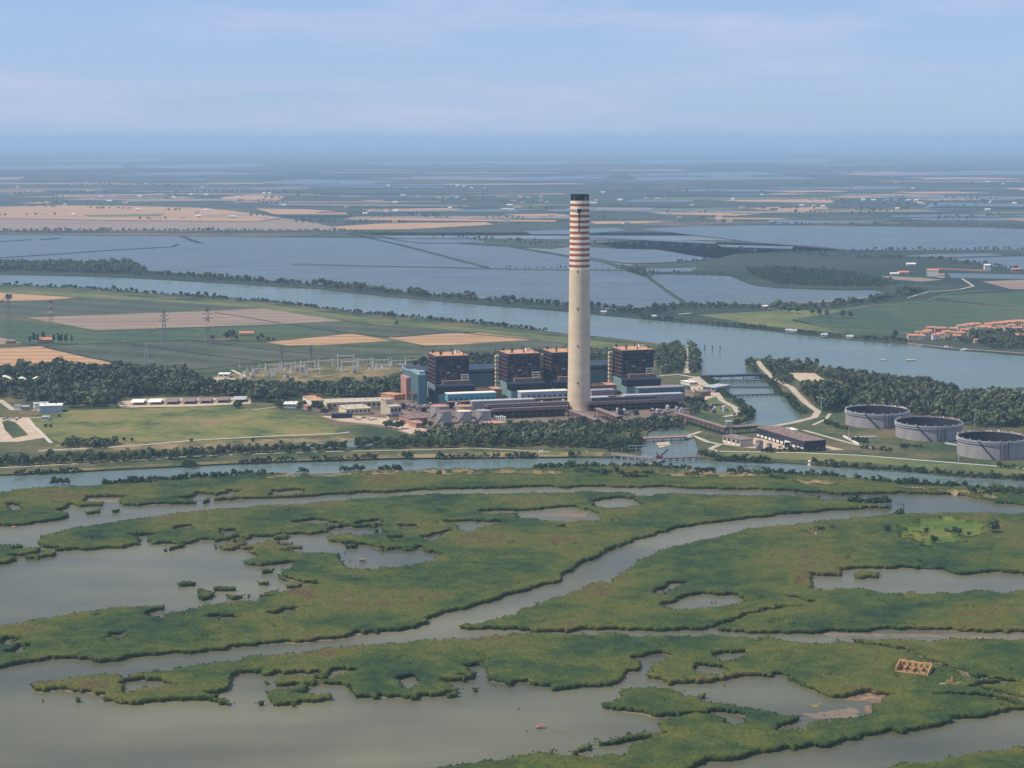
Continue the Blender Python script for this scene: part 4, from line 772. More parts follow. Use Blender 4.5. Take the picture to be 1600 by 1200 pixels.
# small tanks in front of the first boiler house
def tank(pc, vbase, wpx, h, label, roofm, group='small steel tanks in the works yard'):
    r0 = at(pc, vbase, GZ); r = wpx / 2 * (r0.y * CP + H * SP) / F; c = Vector((r0.x, r0.y + r, GZ)); e = empty('storage_tank', c)
    MB().lathe([(r, 0), (r, h)], 40, cap=False).build('shell', M_TANK, e, True)
    MB().lathe([(r + .15, h - .1), (r + .15, h + .35), (r * .5, h + 1.0), (.3, h + 1.4)], 40).build('roof', roofm, e)
    for k in range(1, 4): MB().lathe([(r + .02, h * k / 4), (r + .12, h * k / 4 + .1), (r + .02, h * k / 4 + .3)], 40, cap=False).build('seam_ring', M_LGREY, e)
    s = MB()
    for q in range(14):
        a0 = -2.6 + q * .1; a1 = a0 + .1; s.bar(((r + .5) * math.cos(a0), (r + .5) * math.sin(a0), h * q / 14), ((r + .5) * math.cos(a1), (r + .5) * math.sin(a1), h * (q + 1) / 14), .3)
    s.build('stair', M_RUST, e); tag(e, label, 'tank', group); return e
tank(693.5, 663, 23, 13.2, 'grey tank with a brown roof, in front of the pink roofed tank', M_BROWN)
tank(687, 654, 29, 13.0, 'wide grey tank with a pinkish roof behind the brown roofed tank', M_PINK)
tank(725, 663, 23, 13.6, 'grey tank with a pale yellow roof between two others', M_YELLOW)
tank(724, 655, 26, 13.8, 'grey tank with an orange roof behind the yellow roofed tank', M_ROOFO)
tank(755, 662, 24, 13.6, 'grey tank beside the row of small white silos', M_TANK)
for k in range(6):
    c = at(773 + k * 3.2, 659, GZ); e = empty('silo', c); MB().lathe([(1.0, 0), (1.0, 6.4 - .4 * (k % 3)), (.3, 7.2 - .4 * (k % 3))], 12).build('body', M_OFFW, e); MB().lathe([(1.2, 0), (1.2, .5)], 12).build('foot', M_CONC, e)
    tag(e, 'slim white silo in a row beside the grey tanks', 'silo', 'row of white silos')

# the three great open tanks
def bigtank(pc, wpx, vbase, h, label, a0):
    r0 = at(pc, vbase, GZ); r = wpx / 2 * (r0.y * CP + H * SP) / F; e = empty('oil_tank', (r0.x, r0.y + r, GZ))
    MB().lathe([(r, 0), (r, h)], 72, cap=False).build('shell', M_TANK, e, True)
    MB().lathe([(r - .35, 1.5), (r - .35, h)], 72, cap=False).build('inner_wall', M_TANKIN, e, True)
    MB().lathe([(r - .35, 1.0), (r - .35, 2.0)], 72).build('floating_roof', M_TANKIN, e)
    MB().lathe([(r + .03, h - .4), (r + .3, h), (r - .4, h + .05), (r - .36, h - .4)], 72, cap=False).build('rim', M_LGREY, e)
    for z in (h - 3.4, h - 1.4): MB().lathe([(r + .03, z), (r + 1.0, z + .1), (r + 1.0, z + .35), (r + .03, z + .4)], 72, cap=False).build('wind_girder', M_LGREY, e)
    s = MB()
    for q in range(22):
        b0_ = a0 + q * .022; b1_ = b0_ + .022; s.bar(((r + 1) * math.cos(b0_), (r + 1) * math.sin(b0_), h * (1 - q / 22)), ((r + 1) * math.cos(b1_), (r + 1) * math.sin(b1_), h * (1 - (q + 1) / 22)), .45)
    s.build('stair', M_NAVY2, e)
    for k in range(3): a = a0 + .62 + .12 * k; MB().bar(((r + .5) * math.cos(a), (r + .5) * math.sin(a), 0), ((r + .5) * math.cos(a), (r + .5) * math.sin(a), h), .35).build('riser_pipe', M_RUST, e)
    MB().bar((-r * .55, -r * .75, h - .5), (-r * .40, -r * .15, 2.5), .8).build('roof_ladder', M_PINK, e)
    for k in range(24):
        a = .25 + k * .11; o = MB().box(-1.2, 1.2, -.25, .25, h, h + random.uniform(.7, 2.0)).build('rim_hood', random.choice((M_OFFW, M_PINK, M_LGREY)), e); o.location = ((r + .2) * math.cos(a), (r + .2) * math.sin(a), .02); o.rotation_euler.z = a + math.pi / 2
    for k in range(9):
        a = math.pi + .35 + k * .3; o = MB().box(-.7, .7, -.3, .3, h, h + 1.2).build('rim_hood', M_LGREY, e); o.location = ((r + .1) * math.cos(a), (r + .1) * math.sin(a), .02); o.rotation_euler.z = a + math.pi / 2
    tag(e, label, 'oil tank', 'open oil tanks'); return e
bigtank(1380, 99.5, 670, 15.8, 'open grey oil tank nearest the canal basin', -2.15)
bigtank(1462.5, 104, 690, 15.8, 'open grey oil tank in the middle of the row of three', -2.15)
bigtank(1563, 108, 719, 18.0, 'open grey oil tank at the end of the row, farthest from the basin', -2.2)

# pump house by the basin
def quadbldg(name, c3, h, label, cat, wallm, roofm, windows=0, base=None, winm=None, over=.6, z0=GZ, pitch=0):
    """c3: picture points of the eaves corners: start, end of the front eaves, and the back corner next to the start"""
    a, b, c = (at(*q, z0 + h) for q in c3); d = b - a; l = math.hypot(d.x, d.y); rz = math.atan2(d.y, d.x); n = Vector((-math.sin(rz), math.cos(rz), 0)); wd = (c - a).dot(n)
    e = empty(name, (a.x, a.y, z0)); e.rotation_euler.z = rz; y0, y1 = min(0, wd), max(0, wd)
    MB().box(0, l, y0, y1, 0, h).build('wall', wallm, e)
    if pitch: MB().gable(0, l, y0, y1, h, pitch, over, 'x' if l > y1 - y0 else 'y').build('roof', roofm, e)
    else: MB().box(-over, l + over, y0 - over, y1 + over, h, h + .6).build('roof', roofm, e)
    for k in range(windows):
        MB().box(l * (k + .18) / windows, l * (k + .82) / windows, y0 - .15, y0 - .01, h * .5, h * .82).build('window', winm or M_GLASS, e)
        MB().box(l * (k + .18) / windows, l * (k + .82) / windows, y0 - .25, y0 - .01, h * .10, h * .36).build('panel', base or wallm, e)
    for k in range(int(l / 14) + 1): MB().box(l * (k + .4) / (int(l / 14) + 1), l * (k + .4) / (int(l / 14) + 1) + 1.4, (y0 + y1) / 2 - .7, (y0 + y1) / 2 + .7, h + .5, h + 1.8 + pitch).build('roof_vent', M_LGREY, e)
    tag(e, label, cat); return e
quadbldg('pump_house', ((1182, 668), (1257, 690), (1209, 664.5)), 10, 'long brown roofed pump house with a dark window band beside the canal basin', 'pump house', M_NAVY2, M_BROWN, 12, M_OFFW)
quadbldg('pump_annex', ((1226, 691), (1250, 692), (1229, 688)), 5, 'small white roofed annex in front of the pump house', 'annex', M_NAVY2, M_OFFW)
quadbldg('filter_house', ((1129, 681), (1157, 688), (1143, 678)), 7, 'beige building with pale panels beside the transfer tower', 'building', M_BEIGE, M_MAUVE, 4, M_OFFW)
quadbldg('valve_hut', ((1229, 673), (1247, 672), (1233, 669)), 5, 'small cream hut behind the pump house', 'hut', M_YELLOW, M_OFFW)
for k, (x, v, wp, lab) in enumerate(((1187, 704, 12, 'small dark round tank in the yard before the pump house, the larger of two'), (1202.5, 705, 9, 'small dark round tank in the yard before the pump house, the smaller of two'))):
    tank(x, v, wp, 9 if k == 0 else 7, lab, M_BROWN, 'dark round tanks before the pump house')
quadbldg('gate_house', ((1098, 604), (1117, 606), (1103, 598)), 6, 'grey flat roofed gate house in the dusty yard', 'gate house', M_GREY, M_LGREY, 3)
quadbldg('site_hut', ((1078, 598), (1090, 597), (1080, 594)), 4, 'low white hut in the dusty yard by the canal road', 'hut', M_OFFW, M_OFFW, 2)
quadbldg('site_shed', ((1085, 611), (1096, 613), (1090, 608)), 5, 'brown shed behind the gate house', 'shed', M_BROWN, M_MAUVE)

# workshops left of the station
quadbldg('workshop', ((511, 630), (603, 627), (519, 624)), 9, 'long cream workshop at the edge of the wood', 'workshop', M_YELLOW, M_BEIGE, 12, M_BEIGE)
quadbldg('workshop', ((541, 640), (580, 638), (527, 634)), 7, 'lower cream workshop in front of the long one', 'workshop', M_YELLOW, M_BEIGE, 6, M_BEIGE)
quadbldg('tower_block', ((610, 636), (627, 635), (603, 630)), 11, 'beige office block with a taller tower behind it', 'office block', M_BEIGE, M_BEIGE, 3, M_BEIGE)
quadbldg('stair_block', ((603, 625), (614, 624), (601.5, 622.5)), 17, 'plain beige tower rising behind the office block', 'tower', M_BEIGE, M_BEIGE)
quadbldg('open_shed', ((519, 648), (550, 647), (517, 646)), 4.5, 'low dark roofed shed below the workshops', 'shed', M_NAVY2, M_NAVY2)
quadbldg('open_shed', ((608, 651), (634, 650), (609, 648)), 4.5, 'low navy roofed shed below the office block', 'shed', M_BEIGE, M_NAVY)
quadbldg('store', ((490, 627), (508, 626), (480, 619)), 6, 'store with a bright orange roof among the trees', 'store', M_OFFW, M_ROOFO)
quadbldg('cottage', ((443, 632), (462, 632), (440, 628)), 4.5, 'white roofed cottage between the dark bushes', 'cottage', M_OFFW, M_OFFW, 3)
quadbldg('cottage', ((480, 635), (487, 634.5), (478, 632)), 5, 'small pinkish cottage beside the dark bushes', 'cottage', M_PINK, M_ROOFO, 2)
quadbldg('store', ((548, 607), (568, 606), (551, 602)), 5, 'flat brown roof showing among the trees of the wood', 'store', M_BROWN, M_MAUVE)
quadbldg('store', ((616, 618), (632, 616), (618, 612)), 6, 'orange roofed store at the foot of the end block', 'store', M_ROOFO, M_ROOFO)
quadbldg('workshop', ((640, 655), (668, 653), (644, 648)), 6, 'brown roofed shop beside the pink roofed tank', 'workshop', M_PINK, M_BROWN, 4)
quadbldg('shop', ((650, 662), (664, 661), (652, 657)), 5, 'small pink shop at the edge of the canal wood', 'shop', M_PINK, M_PINK, 2)
quadbldg('shop', ((766, 663), (789, 661), (769, 658.5)), 4, 'small orange roofed shop in front of the silos', 'shop', M_BEIGE, M_ROOFO)
quadbldg('shop', ((912, 656), (932, 655), (914, 652)), 4, 'orange shop under the slanting gallery', 'shop', M_ROOFO, M_ROOFO)
quadbldg('boat_house', ((966, 684), (976, 682), (968, 680)), 4, 'small orange hut among the canal trees', 'hut', M_ROOFO, M_ROOFO)
quadbldg('warehouse', ((62, 635), (97, 634), (61, 631.5)), 7.5, 'white roofed warehouse at the edge of the wood', 'warehouse', M_BLUEW, M_OFFW, 8, M_BLUEW, M_BLUEW)
quadbldg('warehouse', ((54, 632), (76, 631), (56, 629)), 6, 'curved pale shed behind the white roofed warehouse', 'shed', M_OFFW, M_LGREY)
quadbldg('site_hut', ((34, 636), (43, 636), (35, 634)), 4, 'small grey hut beside the dirt road', 'hut', M_GREY, M_LGREY)
quadbldg('site_hut', ((21, 635), (31, 635), (22, 633)), 4, 'small white hut beside the dirt road', 'hut', M_OFFW, M_GREY)
quadbldg('hut', ((341, 585), (357, 585), (342, 582.5)), 4.5, 'small white hut on the dirt patch beside the switchyard', 'hut', M_OFFW, M_OFFW, 2)
quadbldg('cabin', ((65, 652), (75, 652), (66, 650)), 3.5, 'small white cabin on the edge of the lawn', 'cabin', M_OFFW, M_LGREY, 2)
sheds = [(203, 629, M_OFFW), (230, 628.5, M_OFFW), (256, 628, M_MAUVE), (283, 627.5, M_MAUVE), (309, 626.5, M_MAUVE), (336, 625.5, M_MAUVE), (363, 624.5, M_LGREY)]
for k, (x, v, m) in enumerate(sheds):
    a = at(x, v, GZ + 3.2); e = empty('open_shed', (a.x, a.y, GZ)); e.rotation_euler.z = R(4)
    MB().hexa([(0, 0, 3.0), (16, 0, 3.0), (16, 26, 3.6), (0, 26, 3.6), (0, 0, 3.3), (16, 0, 3.3), (16, 26, 3.9), (0, 26, 3.9)]).build('roof', m, e)
    for xx in (.5, 15.5):
        for yy in (.6, 13, 25.4): MB().box(xx - .2, xx + .2, yy - .2, yy + .2, 0, 3.05).build('post', M_RUST, e)
    MB().box(.4, 15.6, 25.2, 25.5, .1, 2.9).build('rear_wall', M_NAVY2, e)
    tag(e, {M_OFFW.name: 'open shed with a white roof on the dirt strip', M_MAUVE.name: 'open shed with a brown roof on the dirt strip', M_LGREY.name: 'open shed with a grey roof at the end of the dirt strip'}[m.name], 'shed', 'row of open sheds on the dirt strip')
# white sail canopies over the wood
for k, (x0, v0, x1, v1, hh) in enumerate(((6, 600, 25, 600, 15), (27, 600, 42, 600, 13), (48, 600, 60, 600, 14))):
    a, b = at(x0, v0 + 6, GZ), at(x1, v1 + 6, GZ); l = (b - a).length; e = empty('sail_canopy', a); e.rotation_euler.z = math.atan2(b.y - a.y, b.x - a.x)
    s = MB(); N = 14
    def prof(t): return (hh * (1 - .62 * t ** 2), 1)[0] if k == 0 else (hh * (.72 + .28 * math.sin(math.pi * t)) if k == 1 else hh * (.55 + .45 * t ** .6))
    for i in range(N):
        t0, t1 = i / N, (i + 1) / N
        for j in range(4):
            y0, y1 = -5 + j * 2.5, -2.5 + j * 2.5; d0, d1 = 1.2 * (1 - (y0 / 5) ** 2), 1.2 * (1 - (y1 / 5) ** 2)
            s.hexa([(l * t0, y0, prof(t0) + d0 - .2), (l * t1, y0, prof(t1) + d0 - .2), (l * t1, y1, prof(t1) + d1 - .2), (l * t0, y1, prof(t0) + d1 - .2), (l * t0, y0, prof(t0) + d0), (l * t1, y0, prof(t1) + d0), (l * t1, y1, prof(t1) + d1), (l * t0, y1, prof(t0) + d1)])
    s.build('membrane', M_WHITE, e)
    for x in (.3, l - .3): MB().bar((x, 0, 0), (x, 0, prof(0 if x < 1 else 1) + .8), .35).build('mast', M_OFFW, e)
    tag(e, ['white sail canopy swooping down towards its neighbour above the wood', 'white arched canopy in the middle of three above the wood', 'white sail canopy rising to a tip above the wood'][k], 'canopy', 'white canopies in the wood')

# switchyard
def portal(x0, x1, vb, vt, label):
    a, b = at(x0, vb, GZ), at(x1, vb - .8, GZ); h = zat(a, vt) - GZ; l = (b - a).length; e = empty('switchyard_gantry', a); e.rotation_euler.z = math.atan2(b.y - a.y, b.x - a.x)
    for x in (0, l):
        MB().hexa([(x - 1.1, -1.1, 0), (x + 1.1, -1.1, 0), (x + 1.1, 1.1, 0), (x - 1.1, 1.1, 0), (x - .3, -.3, h + 3), (x + .3, -.3, h + 3), (x + .3, .3, h + 3), (x - .3, .3, h + 3)]).build('mast', M_OFFW, e)
    MB().box(0, l, -.5, .5, h - 1.4, h).build('beam', M_OFFW, e)
    for k in range(3): MB().bar((l * (k + .5) / 3, 0, h - 1.4), (l * (k + .5) / 3, 0, h - 4.2), .25).build('insulator', M_RUST, e)
    tag(e, label, 'gantry', 'switchyard gantries')
GL = 'pale steel gantry with two masts in the switchyard'
for x0, x1, vb, vt in ((528, 553, 579, 556), (534, 557, 581, 565), (583, 608, 577, 562), (588, 610, 580, 570), (634, 658, 575, 562), (612, 634, 572, 563), (470, 492, 575, 565), (440, 462, 577, 568), (415, 436, 579, 570), (498, 520, 573, 563), (560, 580, 573, 562), (455, 476, 583, 573), (395, 416, 585, 576), (480, 500, 585, 577), (425, 445, 589, 580)): portal(x0, x1, vb, vt, GL)
eqm = [MB().lathe([(.7, 0), (.7, 2), (.35, 2), (.35, 5), (.6, 5), (.6, 5.8)], 8).mesh('post', M_LGREY), MB().box(-1.6, 1.6, -1.2, 1.2, .4, 3.6, .2).mesh('casing', M_OFFW), MB().box(-2.4, 2.4, -1.8, 1.8, .4, 4.2, .3).mesh('casing', M_GREY)]
bsh = MB().lathe([(.25, 0), (.25, 1.8), (.4, 1.8), (.4, 2.2)], 8).mesh('bushing', M_RUST); ftm = MB().box(-1.8, 1.8, -1.4, 1.4, 0, .4).mesh('plinth', M_CONC)
rr = random.Random(3)
for k in range(64):
    x = rr.uniform(372, 480) if k < 40 else rr.uniform(520, 655); v = (rr.uniform(571, 592) if k < 40 else rr.uniform(573, 584)) - max(0, x - 560) * .05
    e = empty('switchgear', at(x, v, GZ)); kind = rr.choice((0, 0, 1, 2)); e.rotation_euler.z = R(rr.uniform(-10, 20))
    put('plinth', ftm, e); put('post' if kind == 0 else 'casing', eqm[kind], e, (0, 0, .4 if kind == 0 else 0))
    if kind: put('bushing', bsh, e, (-.8, 0, 3.6 if kind == 1 else 4.2)); put('bushing', bsh, e, (.8, 0, 3.6 if kind == 1 else 4.2))
    tag(e, ['slim pale insulator post on the gravel of the switchyard', 'white switch cabinet on the gravel of the switchyard', 'grey transformer on the gravel of the switchyard'][kind], ['insulator', 'switch cabinet', 'transformer'][kind], ['insulator posts of the switchyard', 'switch cabinets of the switchyard', 'transformers of the switchyard'][kind])
# pylons
def pylon(x, vt, vb, red, label):
    c = at(x, vb, GZ); h = zat(c, vt) - GZ; e = empty('pylon', c); e.rotation_euler.z = R(20); n = 8; w0, w1 = h * .09, h * .018
    for k in range(n):
        z0, z1 = h * k / n, h * (k + 1) / n; a, b = w0 + (w1 - w0) * (z0 / h) ** .7, w0 + (w1 - w0) * (z1 / h) ** .7; s = MB(); t = .19
        for i in range(4):
            sx, sy = ((-1, -1), (1, -1), (1, 1), (-1, 1))[i]; qx, qy = ((-1, -1), (1, -1), (1, 1), (-1, 1))[(i + 1) % 4]
            s.bar((sx * a, sy * a, z0), (sx * b, sy * b, z1), t); s.bar((sx * a, sy * a, z0), (qx * b, qy * b, z1), t * .7); s.bar((qx * a, qy * a, z0), (sx * b, sy * b, z1), t * .7)
        s.build('lattice_section', (M_RED if k % 2 else M_WHITE) if red and k > 2 else M_GREY, e)
    for zz, r_ in ((.72, .16), (.84, .13), (.94, .10)):
        s = MB(); s.bar((-h * r_, 0, h * zz), (h * r_, 0, h * zz), .3); s.bar((-h * r_, 0, h * zz), (0, 0, h * (zz + .05)), .25); s.bar((h * r_, 0, h * zz), (0, 0, h * (zz + .05)), .25); s.build('cross_arm', M_GREY, e)
    tag(e, label, 'pylon', 'pylons on the peninsula'); return c, h
P3 = [pylon(80, 469, 512, True, 'red and white lattice pylon beyond the poplar farmhouse'), pylon(14, 463, 522, False, 'grey lattice pylon at the edge of the green field by the poplar farmhouse'), pylon(257, 485, 539, False, 'grey lattice pylon standing in front of the bare pinkish field'), pylon(325, 481, 540, True, 'red and white lattice pylon in front of the bare pinkish field'), pylon(440, 541, 575, False, 'grey lattice pylon standing in the switchyard, nearer the wood'), pylon(486, 540, 574, False, 'grey lattice pylon standing in the switchyard, nearer the stubble field')]
e = empty('wooden_pole', at(229, 570, GZ)); hh = zat(at(229, 570, GZ), 535) - GZ
for x in (-1.6, 1.6): MB().bar((x * 1.6, 0, 0), (x * .6, 0, hh), .35).build('leg', M_LGREY, e)
MB().bar((-4, 0, hh - 1.5), (4, 0, hh - 1.5), .25).build('cross_arm', M_LGREY, e); tag(e, 'pale two legged pole standing at the edge of the wood', 'pole')
for x, vb, vt, lab in ((1203 + 240 + 80, 667, 640, 'tall grey lamp mast behind the oil tanks'), (1498, 720, 689, 'tall grey lamp mast between the middle and end oil tanks'), (1326, 688, 664, 'tall grey lamp mast in the tank grass'), (1283, 643, 622, 'slim mast at the bend of the basin road'), (1032, 588, 573, 'slim mast beside the last boiler house')):
    c = at(x, vb, GZ); h = zat(c, vt) - GZ; e = empty('lamp_mast', c); MB().lathe([(.45, 0), (.25, h)], 8).build('pole', M_LGREY, e); MB().box(-1.5, 1.5, -.5, .5, h, h + .8).build('lamp_head', M_LGREY, e); tag(e, lab, 'lamp mast')
# pipelines and low walls among the tanks
def pipe_run(p0, p1, label, m=M_OFFW, r=.8, z=1.2):
    a, b = at(*p0, GZ), at(*p1, GZ); e = empty('pipeline', a); d = b - a; MB().bar((0, 0, z), (d.x, d.y, z), r).build('pipe', m, e); n = max(2, int(d.length / 10))
    for k in range(n + 1): MB().box(d.x * k / n - .3, d.x * k / n + .3, d.y * k / n - .3, d.y * k / n + .3, 0, z).build('saddle', M_CONC, e)
    tag(e, label, 'pipeline')
pipe_run((1318, 683), (1342, 696), 'white pipeline slanting through the tank grass')
pipe_run((1334, 685), (1370, 684), 'short white pipeline before the first oil tank')
pipe_run((1405, 684), (1420, 683), 'short white pipeline before the middle oil tank')
pipe_run((1477, 694), (1506, 699), 'grey pipeline between the middle and end oil tanks', M_LGREY)
pipe_run((1505, 713), (1534, 709), 'white pipeline at the foot of the end oil tank')

# clutter of the works yard: fans, vessels, pipe bundles and cabins under the ducts
cm = [MB().box(-2.2, 2.2, -1.6, 1.6, 0, 3.4, .15).mesh('casing', M_BROWN), MB().box(-3.4, 3.4, -2.4, 2.4, 0, 5.2, .2).mesh('casing', M_NAVY2), MB().lathe([(1.7, 0), (1.7, 5.2), (.6, 6.2)], 14).mesh('casing', M_LGREY), MB().box(-4.5, 4.5, -1.2, 1.2, 1.4, 2.6).mesh('casing', M_RUST)]
cp_ = [MB().box(-1, 1, -.8, .8, 0, .9).mesh('cap', M_LGREY), MB().box(-2, 2, -1, 1, 0, .8).mesh('cap', M_RUST), MB().lathe([(.4, 0), (.4, 1.5)], 8).mesh('cap', M_RUST), MB().box(-4, 4, -.3, .3, 0, .5).mesh('cap', M_LGREY)]
ch_ = [3.4, 5.2, 6.2, 2.6]
lab_ = ['brown machine casing among the pipes of the works yard', 'dark fan housing among the pipes of the works yard', 'pale upright vessel among the pipes of the works yard', 'rusty pipe bundle on the ground of the works yard']
rr = random.Random(11)
for k in range(260):
    a = rr.random()
    if a < .45: u, w_ = rr.uniform(30, LH), rr.uniform(-58, -34)
    elif a < .75: u, w_ = rr.uniform(60, LH - 10), rr.uniform(-100, -70)
    elif a < .9: u, w_ = rr.uniform(190, 330), rr.uniform(-165, -125)
    else: u, w_ = rr.uniform(-30, 60), rr.uniform(-60, -10)
    q = pp(u, w_)
    if (q - cb).length < 22: continue
    kd = rr.choice((0, 0, 1, 2, 3, 3)); e = empty('yard_plant', q); e.rotation_euler.z = AL + R(rr.choice((0, 90)) + rr.uniform(-4, 4)); e.scale = [rr.uniform(.8, 1.3)] * 3
    put('casing', cm[kd], e); put('cap', cp_[kd], e, (0, 0, ch_[kd]))
    if kd == 3:
        for x in (-3.5, 3.5): put('saddle', cp_[0], e, (x, 0, 0)).scale = (.5, 1, 1.5)
    tag(e, lab_[kd], ['machine', 'fan', 'vessel', 'pipe bundle'][kd], ['machines of the works yard', 'fans of the works yard', 'vessels of the works yard', 'pipe bundles of the works yard'][kd])
# dark steel frames carrying the ducts
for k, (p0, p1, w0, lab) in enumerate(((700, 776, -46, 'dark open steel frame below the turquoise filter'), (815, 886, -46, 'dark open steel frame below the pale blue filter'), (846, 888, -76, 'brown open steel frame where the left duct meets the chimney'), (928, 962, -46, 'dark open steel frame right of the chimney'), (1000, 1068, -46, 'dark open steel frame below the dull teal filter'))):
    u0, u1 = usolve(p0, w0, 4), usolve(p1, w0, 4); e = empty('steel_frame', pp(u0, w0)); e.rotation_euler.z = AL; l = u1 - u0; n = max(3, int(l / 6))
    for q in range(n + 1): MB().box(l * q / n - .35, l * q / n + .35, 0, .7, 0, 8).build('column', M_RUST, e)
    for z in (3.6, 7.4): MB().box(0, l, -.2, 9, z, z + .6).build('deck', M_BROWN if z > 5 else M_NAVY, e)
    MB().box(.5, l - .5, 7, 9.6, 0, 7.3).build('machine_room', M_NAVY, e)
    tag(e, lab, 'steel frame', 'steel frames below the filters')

# ------------------------------------------------------------------ bridges, jetties, weirs
def bridge(name, p0, p1, z, wd, npier, label, cat, deckm=M_BROWN, rail=True, thick=.9, zg=0):
    a, b = at(*p0, z), at(*p1, z); d = b - a; l = math.hypot(d.x, d.y); e = empty(name, (a.x, a.y, zg)); e.rotation_euler.z = math.atan2(d.y, d.x); zz = z - zg
    MB().box(0, l, -wd / 2, wd / 2, zz - thick, zz).build('deck', deckm, e)
    for k in range(npier):
        x = l * (k + .5) / npier
        for y in ((-wd / 2 + .5, wd / 2 - .5) if wd > 3 else (0,)): MB().box(x - .45, x + .45, y - .4, y + .4, -1 - zg, zz - thick).build('pile', M_LGREY, e)
    if rail:
        for y in (-wd / 2 + .1, wd / 2 - .1):
            r_ = MB(); r_.bar((0, y, zz + 1.1), (l, y, zz + 1.1), .12)
            for k in range(int(l / 4) + 1): r_.bar((min(l, k * 4), y, zz), (min(l, k * 4), y, zz + 1.1), .1)
            r_.build('railing', M_LGREY, e)
    tag(e, label, cat); return e
jt = bridge('jetty', (956, 710), (1022, 716), 3.2, 5, 6, 'low concrete jetty deck on pale piles along the canal', 'jetty', M_MAUVE)
bridge('jetty', (1022, 716), (1094, 713), 3.2, 5, 7, 'jetty deck crossing the mouth of the outlet to the far bank', 'jetty', M_BROWN)
bridge('boat_ramp', (1034, 717), (1012, 726), 2.6, 6, 4, 'short ramp angled off the jetty into the canal', 'ramp', M_MAUVE)
e = empty('boom_frame', at(982, 708, 0)); fb = at(1074, 707, 0) - at(982, 708, 0); e.rotation_euler.z = math.atan2(fb.y, fb.x); l = fb.length
for k in range(9): MB().box(l * k / 8 - .3, l * k / 8 + .3, -.3, .3, -1, 8).build('post', M_LGREY, e)
MB().box(0, l, -.3, .3, 7.4, 8).build('beam', M_LGREY, e); MB().box(0, l, -.2, .2, 4.2, 4.6).build('beam', M_LGREY, e)
tag(e, 'pale post and beam frame standing in the outlet behind the jetty', 'frame')
e = empty('crane', at(1030, 716, 3.2)); MB().box(-3, 3, -2, 2, 0, 3).build('cab', M_RUST, e); MB().bar((1, 0, 2), (9, 3, 8.5), .5).build('boom', M_NAVY2, e); MB().bar((-1, 0, 3), (-3, 1, 6), .4).build('mast', M_RUST, e)
tag(e, 'rusty small crane with its boom raised over the jetty', 'crane')
bridge('road_bridge', (1003, 684), (1072, 681), 4.5, 9, 5, 'reddish road bridge over the head of the outlet', 'bridge', M_PINK, thick=1.4, zg=0)
bridge('barrage_bridge', (1096, 587), (1192, 584), 6.5, 9, 5, 'grey barrage bridge across the mouth of the canal basin', 'bridge', M_NAVY2, thick=2.2)
bridge('footbridge', (1106, 595), (1196, 594), 3.0, 4, 8, 'dark footbridge just inside the barrage bridge', 'bridge', M_NAVY2)
e = bridge('weir', (1144, 617), (1216, 615), 2.2, 4, 10, 'dark weir of short piers across the canal basin', 'weir', M_NAVY2, rail=False)
for k in range(11): pass
bridge('weir', (1128, 604), (1208, 604), 1.4, 3, 8, 'low dark weir between the footbridge and the larger weir', 'weir', M_NAVY2, rail=False)
for x, v in ((1101, 546), (1113, 547), (1125, 548)):
    e = empty('marker_post', at(x, v, 0)); MB().lathe([(.7, -1), (.7, 5)], 8).build('pile', M_BARK, e); MB().box(-.9, .9, -.9, .9, 5, 6.5).build('topmark', M_NAVY, e); tag(e, 'dark marker post standing in the river off the headland', 'marker post', 'river marker posts')
# beacon and buoys on the canal
e = empty('beacon', at(1265, 727, 0)); MB().lathe([(1.2, 0), (1.0, 3.2), (1.7, 3.4), (1.7, 4.4), (.5, 5)], 12).build('tower', M_OFFW, e); MB().box(-2, 2, -2, 2, -.5, .4).build('base', M_CONC, e); tag(e, 'small white beacon at the foot of the canal bank', 'beacon')
def boat(x, v, l, label, m=M_OFFW, rz=0, group='boats moored off the village', cabin=True):
    e = empty('boat', at(x, v, 0)); e.rotation_euler.z = rz; w_ = l * .15
    MB().hexa([(-l / 2, -w_ * .7, -.3), (l * .3, -w_ * .7, -.3), (l * .3, w_ * .7, -.3), (-l / 2, w_ * .7, -.3), (-l / 2, -w_, 1.3), (l * .3, -w_, 1.4), (l * .3, w_, 1.4), (-l / 2, w_, 1.3)]).hexa([(l * .3, -w_ * .7, -.3), (l * .42, 0, -.3), (l * .42, 0.01, -.3), (l * .3, w_ * .7, -.3), (l * .3, -w_, 1.4), (l * .55, 0, 1.9), (l * .55, .01, 1.9), (l * .3, w_, 1.4)]).build('hull', m, e)
    if cabin: MB().box(-l * .3, l * .12, -w_ * .7, w_ * .7, 1.35, 3.2, .3).build('cabin', M_OFFW, e); MB().bar((0, 0, 3), (0, 0, 6.5), .12).build('mast', M_LGREY, e)
    tag(e, label, 'boat', group)
boat(1480, 544, 16, 'white cabin boat moored below the village quay, nearer the headland', rz=R(5)); boat(1509, 548, 16, 'white cabin boat moored below the village quay, farther along'); boat(1437, 541, 6, 'tiny white boat beside the village quay', cabin=False)
boat(1423, 563, 14, 'low white boat under way in the middle of the river', rz=R(-8), group='boats on the river', cabin=False); boat(1380, 563, 10, 'small pale boat trailing behind the larger one on the river', rz=R(-8), group='boats on the river', cabin=False)
for x, v in ((1315, 728), (1397, 735), (1536, 744)): boat(x, v, 5, 'tiny white boat lying under the canal bank', group='boats along the canal', cabin=False, rz=R(-10))
boat(848, 709, 12, 'white motor boat drawn up on the sandy canal bank', rz=R(20), group='boats on the sandy bank'); boat(617, 712, 8, 'small white boat on the canal bank below the wood', group='boats on the sandy bank', cabin=False)
boat(898, 709, 8, 'small white boat at the sandy landing by the jetty', group='boats on the sandy bank', cabin=False); boat(912, 708, 8, 'small pale boat at the sandy landing by the jetty, tilted', rz=R(25), group='boats on the sandy bank', cabin=False)
